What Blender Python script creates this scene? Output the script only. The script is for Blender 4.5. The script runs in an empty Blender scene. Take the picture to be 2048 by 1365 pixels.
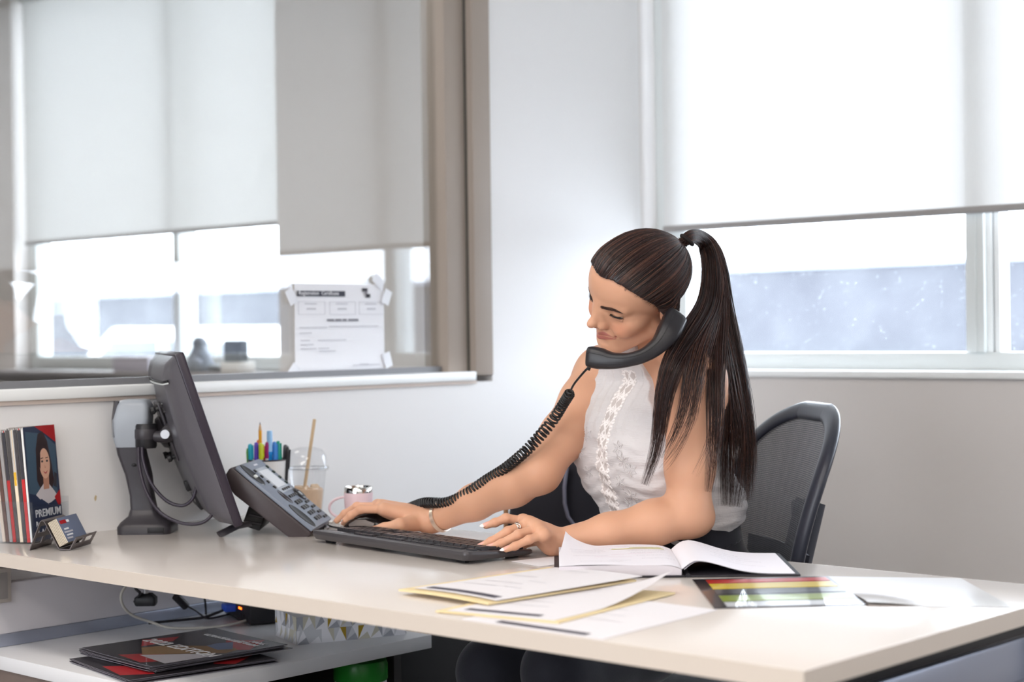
import bpy, bmesh, math, random
import numpy as np
from mathutils import Vector, Matrix, Quaternion
random.seed(7)
rng = np.random.default_rng(7)
C = bpy.context.scene.collection
PI = math.pi

# ------------------------------------------------------------------ camera
SC = bpy.context.scene
CAM_Z = 1.13
cam_d = bpy.data.cameras.new('camera')
cam = bpy.data.objects.new('camera', cam_d)
C.objects.link(cam)
_yaw, _pit, _rol = math.radians(42.46), math.radians(.36), math.radians(.80)
_f = Vector((-math.sin(_yaw)*math.cos(_pit), math.cos(_yaw)*math.cos(_pit), -math.sin(_pit)))
_r = Vector((math.cos(_yaw), math.sin(_yaw), 0))
_d = _f.cross(_r)
_r2 = _r*math.cos(_rol) + _d*math.sin(_rol)
_d2 = _f.cross(_r2)
mw = Matrix.Identity(4)
for i in range(3):
    mw[i][0] = _r2[i]; mw[i][1] = -_d2[i]; mw[i][2] = -_f[i]
mw[2][3] = CAM_Z
cam.matrix_world = mw
cam_d.lens = 59.69
cam_d.sensor_width = 36
cam_d.clip_start = .05
cam_d.dof.use_dof = True
cam_d.dof.focus_distance = 2.98
cam_d.dof.aperture_fstop = 3.2
SC.camera = cam

# ------------------------------------------------------------------ view, world, lamps
SC.view_settings.view_transform = 'Standard'
SC.view_settings.look = 'None'
SC.view_settings.gamma = 1
SC.view_settings.use_curve_mapping = False
SC.view_settings.exposure = 0.06
try:
    SC.cycles.use_denoising = True
    SC.cycles.transparent_max_bounces = 24
    SC.cycles.max_bounces = 12
    SC.cycles.diffuse_bounces = 6
except Exception:
    pass
world = bpy.data.worlds.new('overcast_sky')
SC.world = world
world.use_nodes = True
wn = world.node_tree
wn.nodes['Background'].inputs[0].default_value = (.93, .965, 1, 1)
wn.nodes['Background'].inputs[1].default_value = 11.0

def area_lamp(name, loc, sx, sy, power, col, rot=(0, 0, 0)):
    d = bpy.data.lights.new(name, 'AREA')
    d.shape = 'RECTANGLE'; d.size = sx; d.size_y = sy; d.energy = power; d.color = col
    o = bpy.data.objects.new(name, d); C.objects.link(o)
    o.location = loc; o.rotation_euler = rot
    return o
# fluorescent troffers recessed in the office ceiling (behind and above the camera)
for lx, ly in ((-1.9, .5), (-.1, .5), (-1.9, -1.3), (-.1, -1.3), (1.7, .5), (1.7, -1.3)):
    area_lamp('ceiling_fill_lamp', (lx, ly, 2.685), 1.15, .55, 24, (1, .93, .86))

for lx, ly in ((-4.2, 1.9), (-6.0, 1.9)):          # unseen lamps added to warm and brighten the neighbouring office wall
    area_lamp('ceiling_fill_lamp', (lx, ly, 2.685), 1.15, .55, 30, (1, .95, .90))

# portals only help the renderer to find the daylight in the window openings
for pl, pr, psx, psy in (((-.9, -4.51, 1.65), (PI/2, 0, 0), 3.3, 1.4), ((-.62, 3.86, 1.78), (-PI/2, 0, 0), 4.5, 1.5), ((-5.28, 3.86, 1.78), (-PI/2, 0, 0), 1.65, 1.5)):
    po = area_lamp('daylight_portal', pl, psx, psy, 1, (1, 1, 1), pr)
    po.data.cycles.is_portal = True

# ------------------------------------------------------------------ helpers
def lin(c):
    return tuple(((v/255)/12.92 if v/255 <= .04045 else ((v/255+.055)/1.055)**2.4) for v in c)

class MB:
    """collects geometry for ONE mesh object"""
    def __init__(s):
        s.v = []; s.f = []; s.mi = []; s.col = []
        s.cur = 0
    def add(s, vs, fs, m=None):
        o = len(s.v)
        s.v += [tuple(map(float, v)) for v in vs]
        s.f += [tuple(i+o for i in f) for f in fs]
        s.mi += [s.cur if m is None else m]*len(fs)
        return s
    def box(s, lo, hi, m=None, M=None):
        x0, y0, z0 = lo; x1, y1, z1 = hi
        vs = [(x0,y0,z0),(x1,y0,z0),(x1,y1,z0),(x0,y1,z0),(x0,y0,z1),(x1,y0,z1),(x1,y1,z1),(x0,y1,z1)]
        if M is not None: vs = [M @ Vector(v) for v in vs]
        return s.add(vs, [(0,3,2,1),(4,5,6,7),(0,1,5,4),(1,2,6,5),(2,3,7,6),(3,0,4,7)], m)
    def prism(s, poly, z0, z1, m=None, M=None):
        n = len(poly)
        vs = [(x,y,z0) for x,y in poly]+[(x,y,z1) for x,y in poly]
        if M is not None: vs = [M @ Vector(v) for v in vs]
        fs = [tuple(range(n-1,-1,-1)), tuple(range(n,2*n))]
        fs += [(i,(i+1)%n,n+(i+1)%n,n+i) for i in range(n)]
        return s.add(vs, fs, m)
    def tube(s, pts, r, n=8, m=None, caps=True, closed=False, flat=None):
        P = [Vector(p) for p in pts]; k = len(P)
        R = list(r) if isinstance(r, list) else [r]*k
        vs = []; nrm = None
        for i, p in enumerate(P):
            a = P[(i-1) % k] if (closed or i > 0) else P[i]
            b = P[(i+1) % k] if (closed or i < k-1) else P[i]
            t = (b-a)
            if t.length < 1e-9: t = Vector((0,0,1))
            t.normalize()
            if nrm is None:
                up = Vector(flat) if flat is not None else (Vector((0,0,1)) if abs(t.z) < .9 else Vector((1,0,0)))
                nrm = (up - t*up.dot(t)).normalized()
            else:
                nrm = (nrm - t*nrm.dot(t))
                if nrm.length < 1e-6: nrm = t.orthogonal()
                nrm.normalize()
            bi = t.cross(nrm)
            ri = R[i]
            ra, rb = ri if hasattr(ri, '__len__') else (ri, ri)
            for j in range(n):
                th = 2*PI*j/n
                vs.append(p + nrm*math.cos(th)*ra + bi*math.sin(th)*rb)
        fs = []
        for i in range(k if closed else k-1):
            a = i*n; b = ((i+1) % k)*n
            for j in range(n):
                j2 = (j+1) % n
                fs.append((a+j, a+j2, b+j2, b+j))
        if caps and not closed:
            fs.append(tuple(range(n-1,-1,-1))); fs.append(tuple((k-1)*n+j for j in range(n)))
        return s.add(vs, fs, m)
    def lathe(s, prof, c=(0,0,0), n=32, m=None, M=None, cap=True):
        vs = []
        for r, z in prof:
            for j in range(n):
                a = 2*PI*j/n
                vs.append(Vector((c[0]+r*math.cos(a), c[1]+r*math.sin(a), c[2]+z)))
        if M is not None: vs = [M @ v for v in vs]
        fs = []
        for i in range(len(prof)-1):
            for j in range(n):
                fs.append((i*n+j, i*n+(j+1)%n, (i+1)*n+(j+1)%n, (i+1)*n+j))
        if cap:
            fs.append(tuple(range(n-1,-1,-1))); fs.append(tuple((len(prof)-1)*n+j for j in range(n)))
        return s.add(vs, fs, m)
    def ell(s, c, r, n=12, k=8, m=None, M=None):
        vs = []; fs = []
        for i in range(k+1):
            ph = PI*i/k
            for j in range(n):
                th = 2*PI*j/n
                vs.append(Vector((r[0]*math.sin(ph)*math.cos(th), r[1]*math.sin(ph)*math.sin(th), -r[2]*math.cos(ph))))
        if M is not None: vs = [M @ v for v in vs]
        vs = [v+Vector(c) for v in vs]
        for i in range(k):
            for j in range(n):
                fs.append((i*n+j, i*n+(j+1)%n, (i+1)*n+(j+1)%n, (i+1)*n+j))
        return s.add(vs, fs, m)
    def grid(s, fn, nu, nv, m=None, thick=None):
        """fn(u,v)->point; u,v in 0..1"""
        vs = [fn(i/nu, j/nv) for j in range(nv+1) for i in range(nu+1)]
        fs = [(j*(nu+1)+i, j*(nu+1)+i+1, (j+1)*(nu+1)+i+1, (j+1)*(nu+1)+i) for j in range(nv) for i in range(nu)]
        if thick is None: return s.add(vs, fs, m)
        V = [Vector(v) for v in vs]; N = [Vector((0,0,0)) for _ in V]
        for f in fs:
            nn = (V[f[1]]-V[f[0]]).cross(V[f[3]]-V[f[0]])
            for i in f: N[i] += nn
        lo = [v - (n.normalized() if n.length > 0 else Vector((0,0,1)))*thick for v, n in zip(V, N)]
        o = len(V)
        af = list(fs) + [tuple(o+i for i in reversed(f)) for f in fs]
        per = [i for i in range(nu+1)] + [j*(nu+1)+nu for j in range(1, nv+1)] + [nv*(nu+1)+i for i in range(nu-1,-1,-1)] + [j*(nu+1) for j in range(nv-1,0,-1)]
        for a, b in zip(per, per[1:]+per[:1]): af.append((b, a, o+a, o+b))
        return s.add(V+lo, af, m)
    def mesh(s, name, mats, smooth=False, bevel=0, seg=2, angle=35, weld=True):
        me = bpy.data.meshes.new(name)
        me.from_pydata(s.v, [], s.f)
        for mm in (mats if isinstance(mats, (list, tuple)) else [mats]): me.materials.append(mm)
        me.polygons.foreach_set('material_index', s.mi)
        bm = bmesh.new(); bm.from_mesh(me)
        if weld: bmesh.ops.remove_doubles(bm, verts=bm.verts, dist=1e-6)
        bmesh.ops.recalc_face_normals(bm, faces=bm.faces)
        if bevel:
            ed = [e for e in bm.edges if len(e.link_faces) == 2 and e.calc_face_angle(0) > math.radians(angle)]
            bmesh.ops.bevel(bm, geom=ed, offset=bevel, segments=seg, profile=.5, affect='EDGES', clamp_overlap=True)
        bm.to_mesh(me); bm.free()
        if smooth or bevel:
            me.polygons.foreach_set('use_smooth', [True]*len(me.polygons))
            try: me.set_sharp_from_angle(angle=math.radians(40 if not smooth or bevel else 60))
            except Exception: pass
        me.update()
        return me
    def build(s, name, mats, parent=None, smooth=False, bevel=0, seg=2, angle=35, loc=None, mat4=None, label=None):
        o = bpy.data.objects.new(name, s.mesh(name, mats, smooth, bevel, seg, angle))
        C.objects.link(o)
        if parent is not None: o.parent = parent
        if loc is not None: o.location = loc
        if mat4 is not None: o.matrix_local = mat4
        if label: o['label'] = label
        return o

def thing(name, label, cat, loc=(0,0,0), rot=None, group=None):
    o = bpy.data.objects.new(name, None); C.objects.link(o)
    o.empty_display_size = .05
    if rot is not None and isinstance(rot, Matrix):
        o.matrix_world = Matrix.Translation(Vector(loc)) @ rot.to_4x4()
    else:
        o.location = loc
        if rot is not None: o.rotation_euler = (0, 0, rot)
    return tag(o, label, cat, group)
def tag(o, label, cat, group=None):
    o['label'] = label; o['category'] = cat
    if group: o['group'] = group
    return o
def struct(o):
    o['kind'] = 'structure'; return o
def copy_tree(o, parent=None):
    c = o.copy(); C.objects.link(c)
    if parent is not None: c.parent = parent
    for ch in list(o.children): copy_tree(ch, c)
    return c

def pm(name, col, rough=.5, metal=0, spec=.5, bump=0, bscale=200, var=0, vscale=8, coat=0, trans=0, ior=1.45, sss=0, sheen=0, aniso=0, emis=None, estr=0, srgb=True, alpha=1):
    m = bpy.data.materials.new(name); m.use_nodes = True
    nt = m.node_tree; b = nt.nodes['Principled BSDF']
    c = lin(col) if srgb else col
    b.inputs['Base Color'].default_value = (*c, 1)
    b.inputs['Roughness'].default_value = rough
    b.inputs['Metallic'].default_value = metal
    b.inputs['Specular IOR Level'].default_value = spec
    b.inputs['IOR'].default_value = ior
    b.inputs['Coat Weight'].default_value = coat
    b.inputs['Transmission Weight'].default_value = trans
    b.inputs['Alpha'].default_value = alpha
    if sss:
        b.inputs['Subsurface Weight'].default_value = sss
        b.inputs['Subsurface Radius'].default_value = (.008, .003, .0015)
        b.inputs['Subsurface Scale'].default_value = 1
    if sheen: b.inputs['Sheen Weight'].default_value = sheen
    if aniso: b.inputs['Anisotropic'].default_value = aniso
    if emis:
        b.inputs['Emission Color'].default_value = (*lin(emis), 1); b.inputs['Emission Strength'].default_value = estr
    if bump or var:
        tc = nt.nodes.new('ShaderNodeTexCoord')
    if bump:
        no = nt.nodes.new('ShaderNodeTexNoise'); no.inputs['Scale'].default_value = bscale; no.inputs['Detail'].default_value = 3
        bp = nt.nodes.new('ShaderNodeBump'); bp.inputs['Strength'].default_value = bump; bp.inputs['Distance'].default_value = .002
        nt.links.new(tc.outputs['Object'], no.inputs['Vector'])
        nt.links.new(no.outputs['Fac'], bp.inputs['Height']); nt.links.new(bp.outputs['Normal'], b.inputs['Normal'])
    if var:
        n2 = nt.nodes.new('ShaderNodeTexNoise'); n2.inputs['Scale'].default_value = vscale; n2.inputs['Detail'].default_value = 4
        nt.links.new(tc.outputs['Object'], n2.inputs['Vector'])
        mx = nt.nodes.new('ShaderNodeMix'); mx.data_type = 'RGBA'
        mx.inputs[6].default_value = (*[v*(1-var) for v in c], 1); mx.inputs[7].default_value = (*[min(1, v*(1+var)) for v in c], 1)
        nt.links.new(n2.outputs['Fac'], mx.inputs[0]); nt.links.new(mx.outputs[2], b.inputs['Base Color'])
    return m

def attr_mat(name, attr='Col', rough=.5, spec=.5, **k):
    """principled material whose colour is read from a mesh colour attribute"""
    m = pm(name, (200,200,200), rough, spec=spec, **k)
    nt = m.node_tree
    a = nt.nodes.new('ShaderNodeAttribute'); a.attribute_name = attr
    nt.links.new(a.outputs['Color'], nt.nodes['Principled BSDF'].inputs['Base Color'])
    return m

def glass_mat(name, tint=(.95,.97,.98), refl=.08, dirt_or_glare=0, rough=0.0):
    m = bpy.data.materials.new(name); m.use_nodes = True
    nt = m.node_tree; nt.nodes.clear()
    out = nt.nodes.new('ShaderNodeOutputMaterial')
    tr = nt.nodes.new('ShaderNodeBsdfTransparent'); tr.inputs[0].default_value = (*tint, 1)
    gl = nt.nodes.new('ShaderNodeBsdfGlossy'); gl.inputs['Roughness'].default_value = rough
    lw = nt.nodes.new('ShaderNodeLayerWeight'); lw.inputs[0].default_value = .5
    pw = nt.nodes.new('ShaderNodeMath'); pw.operation = 'POWER'; pw.inputs[1].default_value = 4.5
    nt.links.new(lw.outputs['Facing'], pw.inputs[0])
    mt = nt.nodes.new('ShaderNodeMath'); mt.operation = 'MULTIPLY_ADD'
    mt.inputs[1].default_value = .6; mt.inputs[2].default_value = refl
    nt.links.new(pw.outputs[0], mt.inputs[0])
    cl = nt.nodes.new('ShaderNodeClamp'); nt.links.new(mt.outputs[0], cl.inputs[0])
    mx = nt.nodes.new('ShaderNodeMixShader')
    nt.links.new(cl.outputs[0], mx.inputs[0]); nt.links.new(tr.outputs[0], mx.inputs[1]); nt.links.new(gl.outputs[0], mx.inputs[2])
    last = mx
    if dirt_or_glare:
        tc = nt.nodes.new('ShaderNodeTexCoord')
        vo = nt.nodes.new('ShaderNodeTexVoronoi'); vo.inputs['Scale'].default_value = 95; vo.inputs['Randomness'].default_value = 1
        no = nt.nodes.new('ShaderNodeTexNoise'); no.inputs['Scale'].default_value = 7; no.inputs['Detail'].default_value = 6
        nt.links.new(tc.outputs['Object'], vo.inputs['Vector']); nt.links.new(tc.outputs['Object'], no.inputs['Vector'])
        r1 = nt.nodes.new('ShaderNodeMapRange'); r1.inputs[1].default_value = .12; r1.inputs[2].default_value = .34; r1.inputs[3].default_value = .12; r1.inputs[4].default_value = 0
        nt.links.new(vo.outputs['Distance'], r1.inputs[0])
        # keep only some of the specks
        r3 = nt.nodes.new('ShaderNodeMapRange'); r3.inputs[1].default_value = .72; r3.inputs[2].default_value = 1.0; r3.inputs[3].default_value = 0; r3.inputs[4].default_value = 1
        sp = nt.nodes.new('ShaderNodeSeparateColor'); nt.links.new(vo.outputs['Color'], sp.inputs[0]); nt.links.new(sp.outputs[0], r3.inputs[0])
        mu = nt.nodes.new('ShaderNodeMath'); mu.operation = 'MULTIPLY'; nt.links.new(r1.outputs[0], mu.inputs[0]); nt.links.new(r3.outputs[0], mu.inputs[1])
        r2 = nt.nodes.new('ShaderNodeMapRange'); r2.inputs[1].default_value = .3; r2.inputs[2].default_value = .75; r2.inputs[3].default_value = .5*dirt_or_glare; r2.inputs[4].default_value = dirt_or_glare
        nt.links.new(no.outputs['Fac'], r2.inputs[0])
        ad = nt.nodes.new('ShaderNodeMath'); ad.operation = 'ADD'; ad.use_clamp = True
        nt.links.new(mu.outputs[0], ad.inputs[0]); nt.links.new(r2.outputs[0], ad.inputs[1])
        tl = nt.nodes.new('ShaderNodeBsdfTranslucent'); tl.inputs[0].default_value = (.75,.8,.86,1)
        m2 = nt.nodes.new('ShaderNodeMixShader')
        nt.links.new(ad.outputs[0], m2.inputs[0]); nt.links.new(last.outputs[0], m2.inputs[1]); nt.links.new(tl.outputs[0], m2.inputs[2])
        last = m2
    nt.links.new(last.outputs[0], out.inputs[0])
    return m

def shade_mat(name, trl=.28, see=.07, col=(.95,.96,1.0), front=.55):
    """woven sunscreen fabric: a little see-through, mostly translucent"""
    m = bpy.data.materials.new(name); m.use_nodes = True
    nt = m.node_tree; nt.nodes.clear()
    out = nt.nodes.new('ShaderNodeOutputMaterial')
    tr = nt.nodes.new('ShaderNodeBsdfTransparent'); tr.inputs[0].default_value = (1,1,1,1)
    tl = nt.nodes.new('ShaderNodeBsdfTranslucent'); tl.inputs[0].default_value = (*[c*trl for c in col], 1)
    df = nt.nodes.new('ShaderNodeBsdfDiffuse'); df.inputs[0].default_value = (*[c*front for c in col], 1)
    ad = nt.nodes.new('ShaderNodeAddShader')
    nt.links.new(tl.outputs[0], ad.inputs[0]); nt.links.new(df.outputs[0], ad.inputs[1])
    mx = nt.nodes.new('ShaderNodeMixShader')
    tc = nt.nodes.new('ShaderNodeTexCoord')
    mp = nt.nodes.new('ShaderNodeMapping'); mp.inputs['Scale'].default_value = (1,1,.15)
    no = nt.nodes.new('ShaderNodeTexNoise'); no.inputs['Scale'].default_value = 260; no.inputs['Detail'].default_value = 2
    rg = nt.nodes.new('ShaderNodeMapRange'); rg.inputs[3].default_value = see*.7; rg.inputs[4].default_value = see*1.3
    nt.links.new(tc.outputs['Object'], mp.inputs[0]); nt.links.new(mp.outputs[0], no.inputs['Vector'])
    nt.links.new(no.outputs['Fac'], rg.inputs[0]); nt.links.new(rg.outputs[0], mx.inputs[0])
    nt.links.new(ad.outputs[0], mx.inputs[1]); nt.links.new(tr.outputs[0], mx.inputs[2])
    nt.links.new(mx.outputs[0], out.inputs[0])
    return m

def frame_of(px, py, origin=(0,0,0)):
    """matrix with x axis along px, z axis ~ normal, y completes; px,py are vectors"""
    x = Vector(px).normalized(); z = x.cross(Vector(py)).normalized(); y = z.cross(x)
    M = Matrix.Identity(4)
    for i in range(3): M[i][0] = x[i]; M[i][1] = y[i]; M[i][2] = z[i]; M[i][3] = origin[i]
    return M

def lettering(name, text, size, M, mat, parent, depth=.0002, align='LEFT', sx=1, bold=0, label=None):
    cu = bpy.data.curves.new(name, 'FONT'); cu.body = text; cu.size = size; cu.extrude = depth; cu.align_x = align
    cu.offset = bold; cu.resolution_u = 2
    o = bpy.data.objects.new(name, cu); C.objects.link(o)
    dg = bpy.context.evaluated_depsgraph_get()
    me = bpy.data.meshes.new_from_object(o.evaluated_get(dg))
    bpy.data.objects.remove(o); bpy.data.curves.remove(cu)
    me.name = name; me.materials.clear(); me.materials.append(mat)
    q = bpy.data.objects.new(name, me); C.objects.link(q)
    q.parent = parent; q.matrix_local = M @ Matrix.Diagonal((sx,1,1,1))
    if label: q['label'] = label
    return q

# ------------------------------------------------------------------ shared materials
M_wall = pm('white_wall_paint', (232,231,231), .75, bump=.03, bscale=500)
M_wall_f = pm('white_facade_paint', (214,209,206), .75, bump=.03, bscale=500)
M_trim = pm('white_gloss_trim', (238,240,240), .35)
M_alu = pm('white_coated_aluminium', (214,218,217), .4)
M_taupe = pm('taupe_coated_frame', (160,148,138), .5)
M_carpet = pm('dark_carpet', (72,68,66), .95, bump=.5, bscale=700, var=.25, vscale=200)
M_ceil = pm('ceiling_tile', (235,233,228), .9)
M_black = pm('matte_black_plastic', (26,25,29), .45, bump=.04, bscale=900)
M_dark = pm('charcoal_plastic', (52,49,54), .42, bump=.05, bscale=800)
M_white = pm('white_plastic', (235,235,232), .4)
M_paper = pm('white_paper', (224,220,223), .8)
M_steel = pm('brushed_steel', (190,190,192), .28, metal=1)
M_chrome = pm('chrome', (215,212,208), .12, metal=1)
M_ink = pm('dark_ink', (60,58,66), .7)
M_ink2 = pm('pale_ink', (150,148,156), .8)

# ------------------------------------------------------------------ room shell
XW = -2.898            # interior face of left wall
YF = 3.70              # interior face of the window wall
def wall_box(name, lo, hi, m): return struct(MB().box(lo, hi).build(name, m))
floor = wall_box('floor', (-8.2, -4.6, -.1), (3.6, 3.86, 0), M_carpet)
ceiling = wall_box('ceiling', (-8.2, -4.6, 2.7), (3.6, 3.86, 2.8), M_ceil)
# left wall with its glazed opening (y .6 .. 3.093, z 1.01 .. 2.35)
b = MB()
b.box((XW-.12, -4.6, 0), (XW, YF, 1.004))
b.box((XW-.12, -4.6, 2.36), (XW, YF, 2.7))
b.box((XW-.12, 3.093, 1.004), (XW, YF, 2.36))
b.box((XW-.12, -4.6, 1.004), (XW, .55, 2.36))
wall_left = struct(b.build('wall_left', M_wall))
# window wall, neighbouring office included
WZ0, WZ1 = 1.0, 2.55
b = MB()
b.box((-8.2, YF, 0), (3.6, YF+.16, WZ0))
b.box((-8.2, YF, WZ1), (3.6, YF+.16, 2.7))
b.box((-8.2, YF, WZ0), (-6.10, YF+.16, WZ1))
b.box((-4.45, YF, WZ0), (XW, YF+.16, WZ1))
b.box((1.6, YF, WZ0), (3.6, YF+.16, WZ1))
wall_back = struct(b.build('wall_back', M_wall_f))
wall_box('wall_right', (3.5, -4.6, 0), (3.6, YF, 2.7), M_wall)
b = MB()                        # unseen window added behind the camera to light the space under the desk
b.box((-8.2, -4.6, 0), (3.6, -4.5, .9)); b.box((-8.2, -4.6, 2.4), (3.6, -4.5, 2.7))
b.box((-8.2, -4.6, .9), (-2.6, -4.5, 2.4)); b.box((.8, -4.6, .9), (3.6, -4.5, 2.4))
struct(b.build('wall_front', M_wall))
w4 = bpy.data.objects.new('fill_window_4', None); C.objects.link(w4); struct(w4)
b = MB()
b.box((-2.6,-4.59,.9),(.8,-4.52,.95)); b.box((-2.6,-4.59,2.35),(.8,-4.52,2.4)); b.box((-2.6,-4.59,.95),(-2.55,-4.52,2.35)); b.box((.75,-4.59,.95),(.8,-4.52,2.35)); b.box((-.93,-4.59,.95),(-.87,-4.52,2.35))
b.build('window_frame', M_alu, w4)
MB().box((-2.55,-4.562,.95),(.75,-4.556,2.35)).build('pane', glass_mat('rear_window_glass', (.97,.98,1), refl=0), w4)
wall_box('wall_far_left', (-8.2, -4.5, 0), (-8.1, YF, 2.7), M_wall)
bs = MB().box((XW+.02, YF-.012, 0), (3.5, YF, .09)); struct(bs.build('baseboard_back', M_taupe, bevel=.002))
bs = MB().box((XW, -4.5, 0), (XW+.012, YF-.012, .09)); struct(bs.build('baseboard_left', M_taupe, bevel=.002))

# interior glazing in the left wall: window_2
w2 = bpy.data.objects.new('window_2', None); C.objects.link(w2); struct(w2)
GX = XW-.052
b = MB()
b.box((XW-.10, 3.030, 1.02), (XW+.004, 3.093, 2.36))          # jamb, outer face
b.box((XW-.10, 2.955, 1.02), (XW-.018, 3.026, 2.36))           # recessed jamb
b.box((XW-.10, .55, 2.30), (XW+.004, 3.093, 2.36))
b.box((XW-.10, .55, 1.02), (XW+.004, .62, 2.36))
b.build('window_frame', M_taupe, w2, bevel=.002)
MB().box((XW-.045, 3.022, 1.03), (XW-.016, 3.031, 2.36)).build('gasket', pm('grey_gasket', (92,90,84), .7), w2)
b = MB()
b.box((XW-.12, .5, 1.008), (XW+.012, 3.024, 1.030))
b.build('window_sill', M_trim, w2, bevel=.003)
MB().box((XW-.0, .5, 1.000), (XW+.006, 3.03, 1.008)).build('sill_lip', pm('beige_lip', (206,192,182), .6), w2)
MB().box((GX-.012, .62, 1.030), (GX+.012, 2.955, 1.044)).build('glazing_channel', pm('grey_channel', (120,120,124), .4), w2)
M_glassp = glass_mat('partition_glass', (.92,.93,.93), refl=.115)
MB().box((GX-.004, .6, 1.034), (GX+.004, 2.97, 2.33)).build('pane', M_glassp, w2)

# the big window on the right: window_1
w1 = bpy.data.objects.new('window_1', None); C.objects.link(w1); struct(w1)
FY0, FY1 = YF+.07, YF+.14
b = MB()
b.box((XW, FY0, 1.018), (1.6, FY1, 1.062))
b.box((XW, FY0, 2.49), (1.6, FY1, 2.55))
b.box((XW, FY0, 1.05), (XW+.10, FY1, 2.5))
b.build('window_frame', M_alu, w1, bevel=.003)
for k, mx in enumerate((-1.955, -.95, .05, 1.05)):
    b = MB()
    b.box((mx, FY0-.012, 1.062), (mx+.048, FY1, 2.49))
    b.box((mx+.018, FY0-.016, 1.062), (mx+.030, FY0-.012, 2.49))
    b.build('mullion', M_alu, w1, bevel=.002)
    b = MB()
    b.box((mx+.048, FY0+.004, 1.062), (mx+.060, FY1-.01, 2.49))
    b.box((mx+.064, FY0+.010, 1.062), (mx+.078, FY1-.01, 2.49))
    b.build('sash_stile', M_trim, w1, bevel=.001)
MB().box((XW+.002, YF-.014, 1.0), (1.62, FY0+.002, 1.018)).build('window_sill', M_trim, w1, bevel=.003)
M_glassd = glass_mat('dusty_window_glass', (.93,.96,1.0), refl=.0, dirt_or_glare=.05)
xs = [XW+.10, -1.955, -.95, .05, 1.05, 1.6]
for k in range(5):
    MB().box((xs[k]+(.048 if k else 0), FY0+.028, 1.06), (xs[k+1], FY0+.034, 2.5)).build('pane', M_glassd, w1)

# neighbouring office's window: window_3
w3 = bpy.data.objects.new('window_3', None); C.objects.link(w3); struct(w3)
b = MB()
b.box((-6.10, FY0, 1.0), (-4.45, FY1, 1.05)); b.box((-6.10, FY0, 2.5), (-4.45, FY1, 2.55))
b.box((-6.10, FY0, 1.05), (-6.05, FY1, 2.5)); b.box((-4.47, FY0, 1.05), (-4.45, FY1, 2.5))
b.build('window_frame', M_alu, w3, bevel=.003)
MB().box((-5.125, FY0-.01, 1.05), (-5.085, FY1, 2.5)).build('mullion', M_alu, w3, bevel=.002)
MB().box((-6.05, FY0+.028, 1.05), (-4.47, FY0+.034, 2.5)).build('pane', glass_mat('glare_veiled_glass', (.96,.98,1), refl=0, dirt_or_glare=.06), w3)  # pale veil paints in the glare that washes out the view
MB().box((-8.1, YF-.10, .985), (XW-.13, FY0, 1.0)).build('window_sill', pm('grey_laminate_ledge', (168,164,164), .5), w3, bevel=.002)

# roller shades
def roller(name, label, x0, x1, zb, mat, barmat, y=YF+.035):
    t = thing(name, label, 'blind', ((x0+x1)/2, y, 2.5))
    b = MB()
    def fn(u, v):
        x = (u-.5)*(x1-x0)
        return (x, .0012*math.sin(u*9)+.001*math.sin(u*23+1), (zb-2.5) + v*(2.5-zb))
    b.grid(fn, 40, 6, thick=.0007)
    b.build('shade_fabric', mat, t, smooth=True)
    MB().tube([(-(x1-x0)/2, 0, zb-2.5), ((x1-x0)/2, 0, zb-2.5)], (.009, .006), 12).build('bottom_bar', barmat, t, smooth=True)
    MB().tube([(-(x1-x0)/2, 0, .0), ((x1-x0)/2, 0, .0)], .025, 16).build('roller_tube', M_alu, t, smooth=True)
    return t
M_bar = pm('grey_bottom_bar', (150,146,144), .6)
roller('roller_shade', 'wide white roller shade half lowered over the dusty window behind the woman', -2.845, 1.58, 1.402, shade_mat('white_sunscreen_fabric', .235, .085, (.99,.985,.97)), M_bar)
roller('roller_shade', 'pale roller shade in the neighbouring office seen through the glass partition', -6.065, -4.452, 1.507, shade_mat('grey_sunscreen_fabric', .235, .045, (.98,.98,.97)), M_bar)

# outdoors
struct(MB().box((-40, 3.87, -.35), (30, 60, -.3)).build('ground', pm('pale_pavement', (190,190,190), .9, var=.1, vscale=1)))
# ================================================================== outdoors
t = thing('boundary_wall', 'long low blue grey concrete wall outdoors beyond the dusty window', 'wall', (-8, 16, -.3))
MB().box((-30, 0, 0), (26, .4, 2.07)).build('wall_body', pm('blue_grey_concrete', (52,53,60), .9, var=.15, vscale=1.5), t)
MB().box((-30, -.05, 2.07), (26, .45, 2.12)).build('coping', pm('concrete_coping', (150,156,170), .9), t)

def PXV(x, y, D): return Vector((0,0,CAM_Z)) + (Vector(_f)+Vector(_r2)*(x-1024)/3395.5+Vector(_d2)*(y-682.5)/3395.5)*D
_cp = PXV(560, 650, 10.5)
t = thing('parked_car', 'white car parked outdoors beyond the window of the next office', 'car', (_cp.x, _cp.y, -.3))
M_carw = pm('white_car_paint', (226,228,230), .3, coat=.5)
prof = [(-2.2,.30),(2.15,.30),(2.2,.62),(2.1,.92),(1.55,1.02),(.75,1.46),(-.55,1.48),(-1.25,1.05),(-2.1,.88),(-2.25,.60)]
Mcar = Matrix(((1,0,0,0),(0,0,1,0),(0,1,0,0),(0,0,0,1)))
MB().prism(prof, -.88, .88, M=Mcar).build('car_body', M_carw, t, bevel=.06, seg=3)
M_cg = pm('dark_car_glass', (60,66,76), .1)
for yy in (-.885, .88):
    MB().prism([(.62,1.06),(.70,1.38),(.05,1.40),(.05,1.06)], yy, yy+.006, M=Mcar).build('side_window', M_cg, t)
    MB().prism([(-.05,1.06),(-.05,1.40),(-.50,1.40),(-.98,1.08)], yy, yy+.006, M=Mcar).build('side_window', M_cg, t)
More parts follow.
